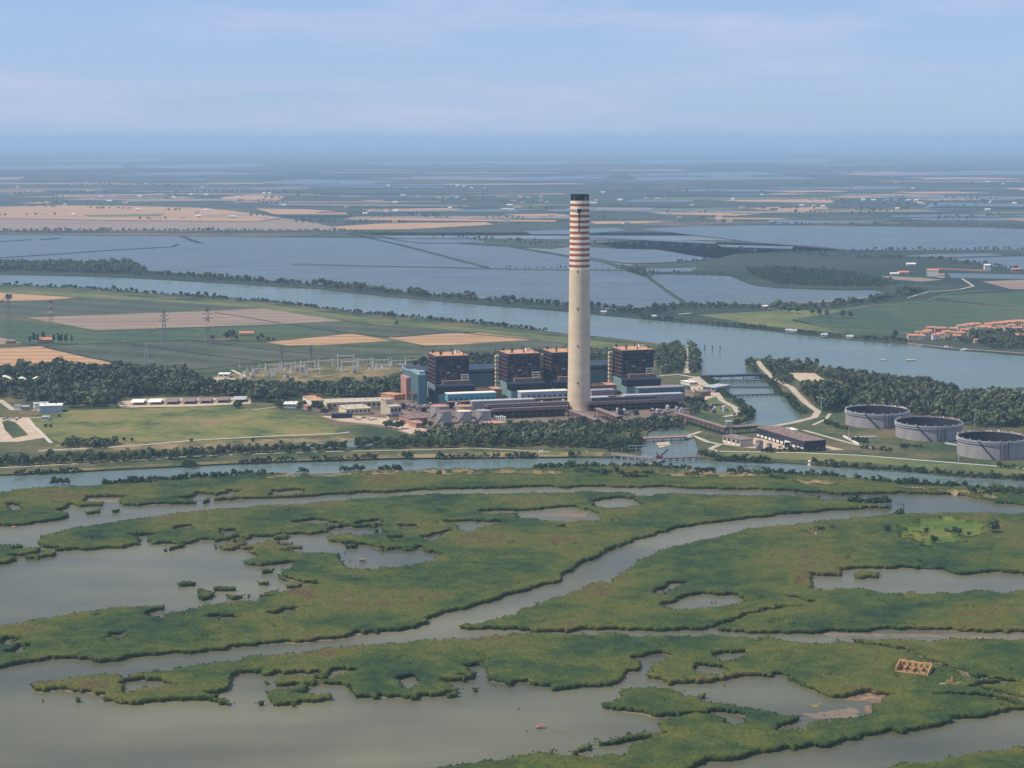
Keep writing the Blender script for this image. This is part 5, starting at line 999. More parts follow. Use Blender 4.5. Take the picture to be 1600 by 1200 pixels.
boat(22, 825, 5, 'rusty red boat lying at the edge of the reeds', M_BRICK, R(-15), 'boats in the marsh', False)
# pale rubble blocks along the canal shore
rk = [MB().box(-1.1, 1.1, -.8, .8, -.6, .8, .25).mesh('rock', M_PALEROCK), MB().box(-1.8, 1.8, -.9, .9, -.6, .6, .3).mesh('rock', M_PALEROCK)]
CU = px([(0, 743), (100, 739), (250, 731), (400, 724), (500, 720), (600, 717), (800, 715.5), (945, 715)], 0)
k = 0
for a, b in zip(CU, CU[1:]):
    n = int((b - a).length / 6)
    for i in range(n):
        if vnoise(np.array([[a.x + i * 6.0]]), np.array([[0.0]]), 60, 51)[0, 0] < .48: continue
        q = a.lerp(b, (i + random.random()) / n); o = put('shore_rock', rk[k % 2], None, (q.x, q.y - .6, .25)); o.rotation_euler.z = random.uniform(0, 3); s_ = random.uniform(.7, 1.3); o.scale = (s_, s_, s_ * .8); k += 1
        tag(o, 'pale rubble block lying on the canal shore', 'rock', 'rubble blocks along the canal shore')

# ------------------------------------------------------------------ houses
def house(x, v, l, w_, h, rz, wallm, roofm, label, group, z=ZL, cat='house', rh=None):
    e = empty('house', at(x, v, z)); e.rotation_euler.z = rz; rh = rh or w_ * .28
    MB().box(-l / 2, l / 2, 0, w_, 0, h).build('wall', wallm, e)
    r_ = MB().gable(-l / 2, l / 2, 0, w_, h, rh, .7, 'x').build('roof', roofm, e)
    MB().box(l * .2, l * .2 + .9, w_ * .55, w_ * .55 + .9, h + rh * .4, h + rh + 1).build('chimney', wallm, r_)
    n = max(2, int(l / 3.5)); fl = max(1, int(h / 3))
    for j in range(fl):
        for i in range(n):
            if j == 0 and i == n // 2: MB().box(-l / 2 + l * (i + .35) / n, -l / 2 + l * (i + .7) / n, -.12, -.01, 0.05, 2.2).build('door', M_BARK, e); continue
            MB().box(-l / 2 + l * (i + .3) / n, -l / 2 + l * (i + .7) / n, -.12, -.01, 1 + 3 * j, 2.4 + 3 * j).build('window', M_GLASS, e)
    tag(e, label, cat, group); return e
rr = random.Random(5)
VIL = [(1428, 531, 20, 11, 5, 0), (1441, 531, 10, 9, 4.5, 0), (1450, 525, 14, 10, 6, 1), (1456, 520, 16, 11, 6, 2), (1470, 521, 20, 11, 6, 2), (1463, 531, 12, 9, 6, 0), (1470, 529, 13, 9, 6, 0), (1490, 521, 13, 9, 6, 0), (1486, 525, 16, 9, 4, 0), (1500, 526, 18, 9, 4.5, 0), (1503, 517, 15, 10, 6, 0), (1514, 515, 14, 10, 6, 0), (1524, 514, 18, 10, 6, 0), (1518, 529, 12, 9, 6, 0), (1541, 518, 18, 11, 6, 0), (1546, 514, 16, 10, 6, 0), (1558, 514, 17, 10, 7, 0), (1568, 513, 14, 10, 7, 0), (1578, 512, 18, 11, 7, 0), (1581, 516, 13, 10, 6, 1), (1592, 511, 18, 11, 7, 0), (1604, 512, 18, 11, 7, 0), (1592, 533, 16, 10, 7, 0), (1604, 534, 16, 10, 7, 0), (1530, 536, 16, 8, 3.5, 0), (1553, 527, 9, 8, 5, 1), (1616, 515, 16, 10, 7, 0), (1446, 527, 12, 9, 6, 0), (1478, 526, 14, 9, 6, 0), (1495, 531, 13, 9, 5, 0), (1508, 523, 14, 9, 6, 0), (1532, 519, 14, 9, 6, 1), (1550, 521, 14, 9, 6, 0), (1566, 520, 14, 9, 6, 0), (1590, 520, 15, 9, 6, 0), (1600, 524, 15, 9, 6, 1), (1436, 526, 13, 9, 5, 2), (1560, 534, 13, 9, 5, 0), (1578, 537, 13, 9, 5, 2), (1572, 524, 5, 5, 10, 1), (1581, 525, 5, 5, 9, 1)]
for x, v, l, w_, h, c in [(q[0], q[1], q[2] * (1 if q[2] == 5 else .92), q[3] * .8, q[4] * 1.35, 1 if q[5] == 0 and q[0] % 2 else q[5]) for q in VIL]:
    if l == 5: lab = 'slim pale house tower among the village trees'
    else: lab = ('cream house with an orange tiled roof in the riverside village', 'white house with an orange tiled roof in the riverside village', 'pinkish house with a faded tiled roof in the riverside village')[c]
    house(x, v, l, w_, h, R(rr.uniform(-14, 10)), (M_YELLOW, M_OFFW, M_PINK)[c], (M_TILE, M_TILE, M_PINK)[c], lab, 'houses of the riverside village')
ribbon('quay', [(1420, 536), (1487, 543.5), (1540, 547), (1600, 551.5), (1700, 559)], 5, ZL + .5, M_MAUVE, 'reddish paved quay along the river in front of the village', .2, 1.4)
house(1457, 432, 26, 13, 14, R(-14), M_OFFW, M_TILE, 'large white villa with a red tiled roof beyond the green fields', 'villa beyond the fields', cat='villa')
house(1470, 434, 16, 8, 7, R(-14), M_OFFW, M_TILE, 'low white wing beside the large white villa', 'villa beyond the fields', cat='villa')
house(1412, 429, 24, 12, 5, R(-5), M_PINK, M_TILE, 'low red roofed farm building left of the villa yard', 'villa beyond the fields', cat='farm building')
house(1398, 430, 20, 8, 4, R(-5), M_OFFW, M_OFFW, 'low white shed left of the villa yard', 'villa beyond the fields', cat='shed')
house(1543, 423.5, 14, 10, 14, 0, M_OFFW, M_OFFW, 'tall white block at the end of the red wall', 'villa beyond the fields', cat='tower')
house(1424, 415, 22, 10, 4, 0, M_OFFW, M_OFFW, 'long white shed behind the villa', 'villa beyond the fields', cat='shed')
e = empty('boundary_wall', at(1465, 421, ZL)); d = at(1540, 424, ZL) - at(1465, 421, ZL); MB().hexa([(0, 0, 0), (d.x, d.y, 0), (d.x, d.y + 1, 0), (0, 1, 0), (0, 0, 3.5), (d.x, d.y, 3.5), (d.x, d.y + 1, 3.5), (0, 1, 3.5)]).build('wall', M_PINK, e); MB().hexa([(0, -.3, 3.5), (d.x, d.y - .3, 3.5), (d.x, d.y + 1.3, 3.5), (0, 1.3, 3.5), (0, -.3, 4), (d.x, d.y - .3, 4), (d.x, d.y + 1.3, 4), (0, 1.3, 4)]).build('coping', M_TILE, e)
tag(e, 'long red wall running from the villa to the white block', 'wall')
house(1588, 424, 20, 10, 5, 0, M_PINK, M_TILE, 'red roofed house beyond the river arm', 'villa beyond the fields')
house(71, 537, 20, 12, 6, R(8), M_PINK, M_TILE, 'red roofed farmhouse between tall poplars', 'farmhouses on the peninsula', cat='farmhouse')
house(385, 525.5, 22, 10, 5, R(4), M_BEIGE, M_TILE, 'low red roofed farmhouse beside dark field trees', 'farmhouses on the peninsula', cat='farmhouse')
house(16, 537, 14, 8, 4, 0, M_BRICK, M_MAUVE, 'small brown barn left of the poplar farmhouse', 'farmhouses on the peninsula', cat='barn')
house(0, 473, 12, 8, 4, 0, M_BRICK, M_MAUVE, 'small barn under the tree by the far pylon', 'farmhouses on the peninsula', cat='barn')
house(1196, 482, 12, 8, 4, 0, M_OFFW, M_OFFW, 'small white hut under the far bank trees', 'huts on the far bank', cat='hut')
for x, v in ((943, 491), (1021, 498), (1232, 520), (1240, 521), (1288, 527), (1328, 530)): house(x, v - .8, 10, 7, 3.5, R(-8), M_OFFW, M_LGREY, 'tiny pale fishing hut at the water of the far river bank', 'fishing huts on the far river bank', cat='hut')
FARH = [(105, 309), (143, 311), (157, 309), (176, 308), (218, 308), (270, 308), (298, 305), (315, 305.5), (322, 305.5), (380, 317), (412, 303.5), (421, 303.5), (480, 295), (443, 322), (527, 322), (578, 321.5), (618, 331.5), (653, 308), (685, 310.5), (699, 310.5), (737, 295.5), (720, 344), (733, 344), (785, 329), (789, 329), (798, 329), (792, 347), (618, 348.5), (812, 308.5), (825, 309), (845, 308.5), (803, 315), (816, 318), (855, 317), (850, 340.5), (861, 338), (920, 318), (931, 314), (928, 318.5), (980, 350), (1045, 335.5), (1076, 333.5), (1097, 332), (1081, 321.5), (1009, 311), (1123, 345.5), (1140, 347.5), (1253, 323), (1272, 323), (1286, 324), (1332, 330), (1402, 328), (1437, 318.5), (1350, 312), (1365, 314), (1385, 314), (1400, 313.5), (1420, 314), (1432, 315), (1550, 317)]
rf2 = random.Random(8)
FARH += [(rf2.uniform(0, 1600), 285 + 58 * rf2.random()) for _ in range(70)]
for x, v in FARH: house(x, v, rr.uniform(14, 28), rr.uniform(10, 13), rr.uniform(5, 8), R(rr.uniform(-25, 25)), M_OFFW, rr.choice((M_TILE, M_OFFW, M_PINK)), 'small pale farmhouse scattered on the hazy far plain', 'farmhouses scattered over the far plain')
# ------------------------------------------------------------------ marsh ruins and stakes
def wall_open(e, x0, x1, y0, y1, h, n, m, name='wall', top=0):     # a wall with n window openings, left standing to uneven height
    L_ = x1 - x0; s = MB(); pw = L_ / (n * 2 + 1)
    s.box(x0, x1, y0, y1, 0, h * .30)
    for k in range(n + 1): s.box(x0 + 2 * k * pw, x0 + (2 * k + 1) * pw, y0, y1, h * .30, h * .72)
    for k in range(2 * n + 1): s.box(x0 + k * pw, x0 + (k + 1) * pw, y0, y1, h * .72, h * random.uniform(.86, 1.0))
    return s.build(name, m, e)
a, b = at(1418, 1051, .4), at(1452.5, 1056, .4); rz = math.atan2(b.y - a.y, b.x - a.x)
ru = empty('ruined_house', at(1399, 1049, .4)); ru.rotation_euler.z = math.atan2((at(1450, 1056, .4) - at(1399, 1049, .4)).y, (at(1450, 1056, .4) - at(1399, 1049, .4)).x)
LL = (at(1450, 1056, .4) - at(1399, 1049, .4)).length
wall_open(ru, 0, LL, 8.4, 9.2, 5.6, 5, M_BRICK, 'rear_wall')
MB().hexa([(0, 0, 0), (.5, 0, 0), (.5, 8.4, 0), (0, 8.4, 0), (0, 0, 2.6), (.5, 0, 2.6), (.5, 8.4, 5.2), (0, 8.4, 5.2)]).build('end_wall', M_NAVY2 if False else M_BRICK, ru)
MB().hexa([(LL - .5, 0, 0), (LL, 0, 0), (LL, 8.4, 0), (LL - .5, 8.4, 0), (LL - .5, 0, 1.6), (LL, 0, 1.8), (LL, 8.4, 4.8), (LL - .5, 8.4, 4.8)]).build('end_wall', M_BRICK, ru)
s = MB()
for k in range(12): s.box(LL * k / 12, LL * (k + 1) / 12, -.5, 0, 0, random.uniform(.5, 2.2))
s.build('front_wall', M_BRICK, ru)
for k in range(3): MB().box(LL * (k + 1) / 4 - .2, LL * (k + 1) / 4 + .2, .3, 8.3, 0, random.uniform(1.5, 3.0)).build('cross_wall', M_BRICK, ru)
s = MB()
for k in range(30): x, y, q = random.uniform(1, LL - 1), random.uniform(.5, 8), random.uniform(.2, .5); s.box(x - q, x + q, y - q, y + q, 0, q * 1.2, .1)
s.build('rubble', M_BRICK, ru)
tag(ru, 'roofless brick ruin with a row of window holes in the reeds', 'ruin')
r2 = empty('ruined_house', at(1485, 1071, .4)); MB().hexa([(-2.5, 2, 0), (3, 2, 0), (3, 2.6, 0), (-2.5, 2.6, 0), (-1.2, 2, 2.6), (1.6, 2, 2.2), (1.6, 2.6, 2.2), (-1.2, 2.6, 2.6)]).box(.6, 1.8, 2, 2.6, 2.2, 5.4, .3).build('gable_stump', M_BRICK, r2); MB().box(-6, -2.5, 1, 1.5, 0, 1.0).build('low_wall', M_PALEROCK, r2); MB().box(3, 6, 1, 1.5, 0, 1.4).build('low_wall', M_BRICK, r2)
s = MB()
for k in range(18): x, y, q = random.uniform(-6, 6), random.uniform(-1, 3), random.uniform(.2, .5); s.box(x - q, x + q, y - q, y + q, 0, q, .1)
s.build('rubble', M_BRICK, r2); tag(r2, 'broken orange masonry stump standing in the reeds beside the ruin', 'ruin')
def mudflat(pts, z, m, lab): sheet('mudflat', wob(px(pts, z), 1.5, 2.2), z, m, lab)
M_OMUD = mat('orange_mud', (.24, .135, .075), .8, .5, .22, c3=(.17, .12, .07))
mudflat(T(8, [(470, 575), (520, 552), (620, 528), (740, 543), (825, 568), (760, 580), (640, 590), (560, 578)]), .14, M_OMUD, 'orange brown mudflat beside the dark marsh pool')
mudflat(T(8, [(590, 640), (600, 610), (700, 612), (700, 640), (640, 660)]), .16, M_OMUD, 'small orange mud patch below the mudflat')
mudflat(T(8, [(200, 665), (330, 650), (420, 640), (520, 620), (580, 640), (560, 680), (440, 690), (280, 690)]), .10, M_MUD, 'brown muddy bar across the marsh pool')
mudflat(T(8, [(260, 600), (330, 590), (350, 605), (280, 620)]), .12, M_DRY, 'small pale mud spot in the marsh pool')
mudflat(T(8, [(330, 160), (400, 155), (900, 165), (1600, 180), (1900, 190), (1900, 205), (1600, 195), (700, 182), (400, 178)]), .08, M_MUD, 'long tan mud edge along the straight marsh channel')
mudflat(T(3, [(140, 425), (330, 395), (480, 405), (430, 440), (300, 430)]), .08, M_MUD, 'brown mud showing in the shallow marsh pond')
mudflat(T(1, [(540, 345), (550, 322), (765, 315), (735, 343), (640, 332)]), .08, M_MUD, 'pale mud showing in the small marsh pan')
mudflat(T(2, [(735, 455), (800, 440), (805, 458), (760, 462)]), .1, M_OMUD, 'orange mud spit at the head of the marsh pond')
wk = empty('collapsed_hut', at(846, 1138, 0))
for k in range(7): x, y = random.uniform(-3, 3), random.uniform(-1.2, 1.5); MB().bar((x, y, -.5), (x + random.uniform(-.8, .8), y, random.uniform(1.6, 3.2)), .16).build('stilt', M_BRICK, wk)
for k in range(5): MB().hexa([(-3 + k, -1.5, 1 + .2 * k % 1), (-2 + k, -1.5, .8), (-2 + k, 1.5, 1.6), (-3 + k, 1.5, 1.9), (-3 + k, -1.5, 1.15 + .2 * k % 1), (-2 + k, -1.5, .95), (-2 + k, 1.5, 1.75), (-3 + k, 1.5, 2.05)]).build('plank', M_PINK, wk)
tag(wk, 'collapsed reddish fishing hut on stilts in the open lagoon', 'hut')
A_, B_ = at(858, 1138, 0), at(898, 1152, 0)
for k in range(14):
    q = A_.lerp(B_, k / 13); e = MB().bar((0, 0, -.6), (random.uniform(-.2, .2), 0, random.uniform(.9, 1.6)), .12).build('stake', M_BRICK); e.location = q; tag(e, 'wooden stake in the row leading from the collapsed hut', 'stake', 'stakes leading from the collapsed hut')
for x, v, h in ((67, 1097, 1.6), (810, 1109, 1.4), (823, 1144, 1.0), (929, 1156, 1.3), (933, 1156, 1.3), (1112, 943, 1.6), (1118, 943, 1.6), (547, 878, 1.8), (556, 887, 1.4), (538, 865, 1.4)):
    e = MB().bar((0, 0, -.6), (.1, 0, h), .28).build('stake', M_BARK); e.location = at(x, v, 0); tag(e, 'thick dark stake standing alone in the marsh water', 'stake', 'lone stakes in the marsh water')
fh = empty('fishing_hide', at(566, 879, 0)); MB().box(-2, 2, -1.2, 1.2, 1, 2.6).build('cabin', M_PINK, fh); MB().gable(-2, 2, -1.2, 1.2, 2.6, .7, .3).build('roof', M_MAUVE, fh)
for x in (-1.7, 1.7): MB().box(x - .15, x + .15, -.15, .15, -.6, 1).build('stilt', M_BARK, fh)
tag(fh, 'small pinkish hide on stilts in the reed pond', 'hide')

# ------------------------------------------------------------------ trees
def leaf_cloud(seed, h, rx, clumps, per, size, low=.22, top=1.0):
    g = np.random.default_rng(seed); V = []
    for k in range(clumps):
        t = g.random(); zc = h * (low + (top - low) * (.25 + .6 * t)); rr_ = rx * math.sqrt(max(.15, 1 - ((zc / h - .52) / .55) ** 2)); a = g.random() * 6.283; d = rr_ * g.random() ** .5 * .72
        c = np.array([d * math.cos(a), d * math.sin(a), zc]); r = rx * g.uniform(.34, .55)
        p = g.normal(size=(per, 3)); p[:, 2] = np.abs(p[:, 2]) * .9 - .35; p /= np.linalg.norm(p, axis=1)[:, None]
        nrm = p + g.normal(size=(per, 3)) * .35; nrm /= np.linalg.norm(nrm, axis=1)[:, None]
        q = c + p * r * g.uniform(.8, 1.08, (per, 1)) * np.array([1, 1, .85]); q[:, 2] = np.clip(q[:, 2], h * low * .6, h * 1.03)
        t1 = np.cross(nrm, g.normal(size=(per, 3))); t1 /= np.linalg.norm(t1, axis=1)[:, None] + 1e-9; t2 = np.cross(nrm, t1); s = size * g.uniform(.7, 1.3, (per, 1))
        V.append(np.stack([q - t1 * s - t2 * s * .7, q + t1 * s - t2 * s * .7, q + t1 * s * .8 + t2 * s * .7, q - t1 * s * .8 + t2 * s * .7], 1))
    return np.concatenate(V).reshape(-1, 3)
def quads(n): return np.arange(n * 4).reshape(-1, 4)
TV = []        # individual tree kinds: (crown mesh, trunk mesh)
for k, (h, rx, cl, per, sz, lw) in enumerate(((11, 4.6, 13, 26, .75, .2), (13, 5.2, 15, 26, .8, .2), (9, 4.4, 12, 24, .7, .15), (10.5, 4.0, 12, 24, .7, .22), (17, 2.6, 16, 22, .65, .10), (5, 3.6, 9, 22, .6, .04))):
    v = leaf_cloud(100 + k, h, rx, cl, per, sz, lw); o = mesh_np('crown', v, quads(len(v) // 4), M_LEAF); cmsh = o.data; bpy.data.objects.remove(o)
    tk = MB().lathe([(.38, 0), (.3, h * .25), (.2, h * .5), (.08, h * .78)], 7)
    for q in range(4): a = q * 1.6 + k; tk.bar((0, 0, h * (.28 + .08 * q)), (rx * .55 * math.cos(a), rx * .55 * math.sin(a), h * (.5 + .08 * q)), .1)
    TV.append((cmsh, tk.mesh('trunk', M_BARK)))
NT = [0]
def tree(x, y, z, kind, s, label, group, cat='tree', name='tree'):
    e = empty(name, (x, y, z), random.uniform(0, 6.28)); e.scale = (s * random.uniform(.9, 1.12), s * random.uniform(.9, 1.12), s * random.uniform(.9, 1.12))
    put('crown', TV[kind][0], e); put('trunk', TV[kind][1], e); tag(e, label, cat, group); NT[0] += 1; return e
def tpx(x, v, kind, s, label, group, z=ZL, **k): q = at(x, v, z); return tree(q.x, q.y, z, kind, s, label, group, **k)
# lone trees and bushes of the marsh
GM = 'trees and bushes of the reed bed clearing'
tpx(1550, 836, 1, 1.0, 'large round tree with a pale crown at the edge of the reed clearing', GM, .3); tpx(1386, 834, 2, .8, 'round dark tree standing alone in the reeds', GM, .3)
tpx(1281, 831, 5, 1.0, 'low dark bush on a dry patch in the reeds', GM, .3, cat='bush', name='bush'); tpx(1300, 828, 5, .7, 'small bush joined to the dry patch in the reeds', GM, .3, cat='bush', name='bush')
for x, v, s in ((1456, 846, .9), (1462, 845, .7), (1480, 834, .8), (1492, 831, .9), (1500, 833, .7), (1448, 832, .7), (1510, 851, .6), (1514, 836, .6), (1466, 812, .7), (1427, 832, .4), (1478, 832, .7)): tpx(x, v, 5, s, 'small grey green bush in the bright grass clearing', 'bushes in the grass clearing', .3, cat='bush', name='bush')
tpx(685, 744, 2, .7, 'single dark round bush on the dry marsh bank', 'bushes of the marsh bank', .4, cat='bush', name='bush')
GB = 'trees along the near river bank'
for x, v, s in ((26, 446, 1.1), (48, 447, .8), (80, 448, .7), (140, 452, .7), (178, 455, 1.1), (206, 457, 1.1), (213, 458, .9), (282, 463, 1.0), (310, 465, 1.1), (322, 465, 1.1), (335, 466, 1.0), (376, 470, .8), (410, 473, .9), (417, 474, .9), (493, 481, .7), (560, 490, .9), (600, 496, 1.0), (608, 497, 1.1), (616, 498, .9), (672, 501, 1.1), (690, 503, .8), (704, 504, .8), (740, 506, .8), (752, 507, .9), (788, 512, .8)): tpx(x, v, random.choice((0, 2, 3)), s, 'round tree on the grassy near bank of the river', GB)
GF = 'field trees of the peninsula'
tpx(14, 472, 1, 1.1, 'broad tree over the small barn by the far pylon', GF); tpx(619, 508, 2, .9, 'lone tree in the meadow above the stubble fields', GF); tpx(333, 530, 5, 1.2, 'lone bush in the green field by the low farmhouse', GF)
for x, v, k, s in ((354, 532, 1, 1.1), (362, 530, 1, 1.2), (368, 532, 0, 1.0)): tpx(x, v, k, s, 'dark tree beside the low red roofed farmhouse, on the side of the pylon', 'trees by the low farmhouse')
for x, v, k, s in ((402, 532, 5, 1.3), (409, 531, 0, .9), (418, 532, 5, 1.2), (428, 532, 5, 1.0)): tpx(x, v, k, s, 'dark tree beside the low red roofed farmhouse, on the side of the stubble', 'trees by the low farmhouse')
for x, v, s in ((47, 538, .9), (53, 537, 1.1), (59, 537, 1.0), (68, 535, 1.2), (84, 537, 1.0), (92, 538, 1.2), (96, 538, 1.1), (103, 538, 1.15), (112, 537, .8)): tpx(x, v, 4, s, 'slim dark poplar standing round the red roofed farmhouse', 'poplars round the farmhouse', name='poplar_tree')
for x, v in ((1233, 489), (1246, 490), (1222, 488), (1269, 492), (1280, 494), (1292, 495), (1316, 496), (1329, 497), (1399, 528)): tpx(x, v, 2, 1.3, 'round tree standing in a loose row in the far bank meadow', 'meadow trees across the river')
for x, v, s in ((1262, 572, 1.0), (1276, 573, .8)): tpx(x, v, 1, s, 'taller tree rising above the riverside wood of the spit', 'tall trees of the spit')
for x, v in ((78, 668), (71, 668), (93, 652), (195, 689), (207, 690), (300, 690), (395, 690), (312, 706), (440, 694), (560, 688)): tpx(x, v, 5, .7, 'small dark bush on the open grass before the wood', 'bushes on the lawn', cat='bush', name='bush')
tpx(374, 638, 5, 1.6, 'square dark bush standing alone on the lawn', 'bushes on the lawn', cat='bush', name='bush'); tpx(370, 638, 5, 1.4, 'dark bush close beside the square lawn bush', 'bushes on the lawn', cat='bush', name='bush')
for x, v, k, s in ((432, 637, 2, .9), (438, 639, 2, 1.0), (470, 637, 2, 1.0), (475, 639, 0, .9), (492, 643, 1, .9), (500, 645, 1, 1.0), (508, 648, 2, 1.0), (515, 642, 2, .9), (612, 670, 2, 1.0), (620, 671, 0, .9), (628, 670, 2, 1.0), (604, 668, 5, 1.4), (663, 668, 2, .8), (672, 670, 2, .9)): tpx(x, v, k, s, 'dark round tree beside the low buildings of the works', 'trees round the workshops')

def scatter(poly, spacing, z=ZL, world=False):
    P = np.array([(q.x, q.y) for q in (poly if world else px(poly, z))]); x0, y0 = P.min(0); x1, y1 = P.max(0); out = []
    xs = np.arange(x0, x1, spacing); ys = np.arange(y0, y1, spacing); X, Y = np.meshgrid(xs, ys); X = X + rng.uniform(-.45, .45, X.shape) * spacing; Y = Y + rng.uniform(-.45, .45, X.shape) * spacing
    r = np.zeros(X.shape, bool)
    for k in range(len(P)):
        (ax, ay), (bx_, by_) = P[k - 1], P[k]
        if ay == by_: continue
        r ^= ((ay > Y) != (by_ > Y)) & (X < (bx_ - ax) * (Y - ay) / (by_ - ay) + ax)
    return np.stack([X[r], Y[r]], 1)
def line_pts(pts, spacing, wid, z=ZL):
    P = px(pts, z); out = []
    for a, b in zip(P, P[1:]):
        n = max(1, int((b - a).length / spacing)); d = (b - a).normalized(); nn = Vector((-d.y, d.x, 0))
        for i in range(n): q = a.lerp(b, (i + random.random()) / n) + nn * random.uniform(-wid, wid); out.append((q.x, q.y))
    return np.array(out)
SV = [leaf_cloud(200 + k, 1.0, .46 if k < 4 else .36, 8, 11, .105, .06) for k in range(6)]
def wood(name, pts, hmin, hmax, z, m, label, cat, wide=1.0):
    """one mass of many small crowns, each of its own height and tone"""
    n = len(pts)
    if not n: return
    kind = rng.integers(0, 6, n); hh = rng.uniform(hmin, hmax, n) * (.75 + .5 * vnoise(pts[:, 0][None], pts[:, 1][None], 45, 61)[0]) * rng.choice([.62, .85, 1.0, 1.0, 1.22], n); Vs = []; Ts = []; tn = np.clip(.15 + .7 * vnoise(pts[:, 0][None], pts[:, 1][None], 38, 62)[0] + rng.normal(0, .28, n), 0, 1)
    for k in range(6):
        idx = np.nonzero(kind == k)[0]
        if not len(idx): continue
        a = rng.uniform(0, 6.283, len(idx)); c, s = np.cos(a), np.sin(a); b = SV[k]; h_ = hh[idx]; wd = h_ * wide * rng.uniform(.85, 1.15, len(idx))
        x = (b[None, :, 0] * c[:, None] - b[None, :, 1] * s[:, None]) * wd[:, None] + pts[idx, 0][:, None]; y = (b[None, :, 0] * s[:, None] + b[None, :, 1] * c[:, None]) * wd[:, None] + pts[idx, 1][:, None]; zz = b[None, :, 2] * h_[:, None] + z
        Vs.append(np.stack([x, y, zz], 2).reshape(-1, 3)); Ts.append(np.repeat(tn[idx], len(b)))
    V = np.concatenate(Vs); o = mesh_np(name, V, quads(len(V) // 4), m); at_ = o.data.attributes.new('tint', 'FLOAT', 'POINT'); at_.data.foreach_set('value', np.concatenate(Ts).astype(np.float32))
    tag(o, label, cat, None, 'stuff'); return o
def minus(p, polys, z=ZL):
    keep = np.ones(len(p), bool)
    for poly in polys:
        P = np.array([(q.x, q.y) for q in px(poly, z)]); r = np.zeros(len(p), bool)
        for k in range(len(P)):
            (ax, ay), (bx_, by_) = P[k - 1], P[k]
            if ay == by_: continue
            r ^= ((ay > p[:, 1]) != (by_ > p[:, 1])) & (p[:, 0] < (bx_ - ax) * (p[:, 1] - ay) / (by_ - ay) + ax)
        keep &= ~r
    return p[keep]
WL = scatter([(-120, 582), (0, 581), (90, 581), (190, 579), (285, 587), (315, 598), (330, 603), (370, 606), (420, 611), (490, 610), (560, 606), (620, 600), (642, 598), (636, 612), (618, 622), (510, 621), (472, 619), (432, 631), (392, 628), (385, 620), (250, 619), (183, 623), (186, 636), (112, 637), (60, 630), (40, 628), (8, 622), (-120, 615)], 8.2)
gp = vnoise(WL[:, 0][None], WL[:, 1][None], 26, 91)[0] + .3 * vnoise(WL[:, 0][None], WL[:, 1][None], 9, 92)[0]; WL = WL[gp > .36]
WL = minus(WL, [[(545, 601), (570, 600), (574, 609), (548, 611)], [(2, 600), (64, 600), (64, 609), (2, 609)]])
wood('wood', WL, 8, 16.5, ZL, M_LEAFS, 'dense dark wood between the lawn and the switchyard', 'wood')
WB = scatter([(545, 702), (660, 700), (740, 700), (840, 698), (950, 702), (1000, 698), (1003, 687), (990, 675), (955, 668), (900, 664), (850, 669), (800, 674), (720, 675), (680, 684), (640, 692), (560, 697)], 7.4)
WB = minus(WB, [[(1005, 670), (960, 676), (975, 690), (1003, 690)]])
Wc = scatter([(1028, 550), (1050, 543), (1066, 543), (1070, 560), (1069, 581), (1035, 585), (1026, 575)], 7.5); Wc2 = scatter([(1078, 545), (1086, 550), (1094, 568), (1093, 582), (1078, 583), (1079, 560)], 7)
wood('wood', np.concatenate([Wc, Wc2]), 8, 12, ZL, M_LEAFS, 'wood covering the headland behind the last boiler house', 'wood')
wood('wood', scatter([(700, 580), (780, 572), (950, 562), (1025, 558), (1025, 552), (950, 553), (780, 558), (690, 566), (640, 575)], 8), 8, 12, ZL, M_LEAFS, 'belt of trees behind the turbine hall', 'wood')
wood('wood', scatter([(1166, 577), (1170, 568), (1230, 572), (1300, 581), (1356, 589), (1450, 601), (1502, 612), (1480, 614), (1400, 608), (1310, 597), (1290, 592), (1272, 582), (1205, 584), (1195, 574), (1180, 566), (1178, 580)], 7.4), 7, 11, ZL, M_LEAFS, 'riverside wood along the river edge of the spit', 'wood')
wood('wood', scatter([(1250, 612), (1258, 603), (1290, 609), (1310, 613), (1350, 612), (1400, 616), (1440, 621), (1500, 622), (1530, 622), (1600, 630), (1720, 640), (1720, 682), (1600, 668), (1525, 668), (1440, 652), (1420, 646), (1335, 640), (1300, 645), (1282, 640), (1262, 624)], 8.2), 8, 16, ZL, M_LEAFS, 'dense wood behind the open oil tanks', 'wood')
wood('wood', scatter([(955, 669), (1000, 660), (1062, 659), (1075, 664), (1060, 670), (1010, 674), (980, 676)], 6.5), 6, 9, ZL, M_LEAFS, 'dark copse between the pipe rack and the road bridge', 'wood')
wood('wood', scatter([(1075, 630), (1100, 624), (1102, 642), (1075, 648)], 6.5), 6, 9, ZL, M_LEAFS, 'small copse beside the bend of the canal road', 'wood')
wood('wood', scatter([(1205, 590), (1230, 585), (1240, 596), (1228, 602), (1212, 598)], 6.5), 6, 9, ZL, M_LEAFS, 'small copse between the basin road and the sandy clearing', 'wood')
wood('wood', scatter([(1515, 532), (1522, 524), (1560, 522), (1600, 526), (1600, 540), (1560, 540), (1530, 538)], 8), 8, 13, ZL, M_LEAFS, 'dark trees between the houses of the village', 'wood')
wood('wood', np.concatenate([scatter([(1475, 534), (1495, 530), (1530, 532), (1510, 537)], 9), scatter([(1478, 523), (1485, 519), (1482, 526)], 8), scatter([(1538, 541), (1600, 541), (1600, 546), (1545, 545)], 8)]), 6, 9, ZL, M_LEAFS, 'garden trees in front of the village houses', 'wood')
FB = line_pts([(-200, 417), (0, 423), (100, 425), (200, 428), (300, 433), (400, 441), (500, 447), (600, 457), (700, 466), (800, 474), (887, 480), (990, 488)], 4, 16); FB2 = line_pts([(960, 489), (1010, 488), (1071, 481), (1150, 483), (1250, 482), (1300, 479), (1356, 472), (1410, 462), (1440, 455)], 4, 18)
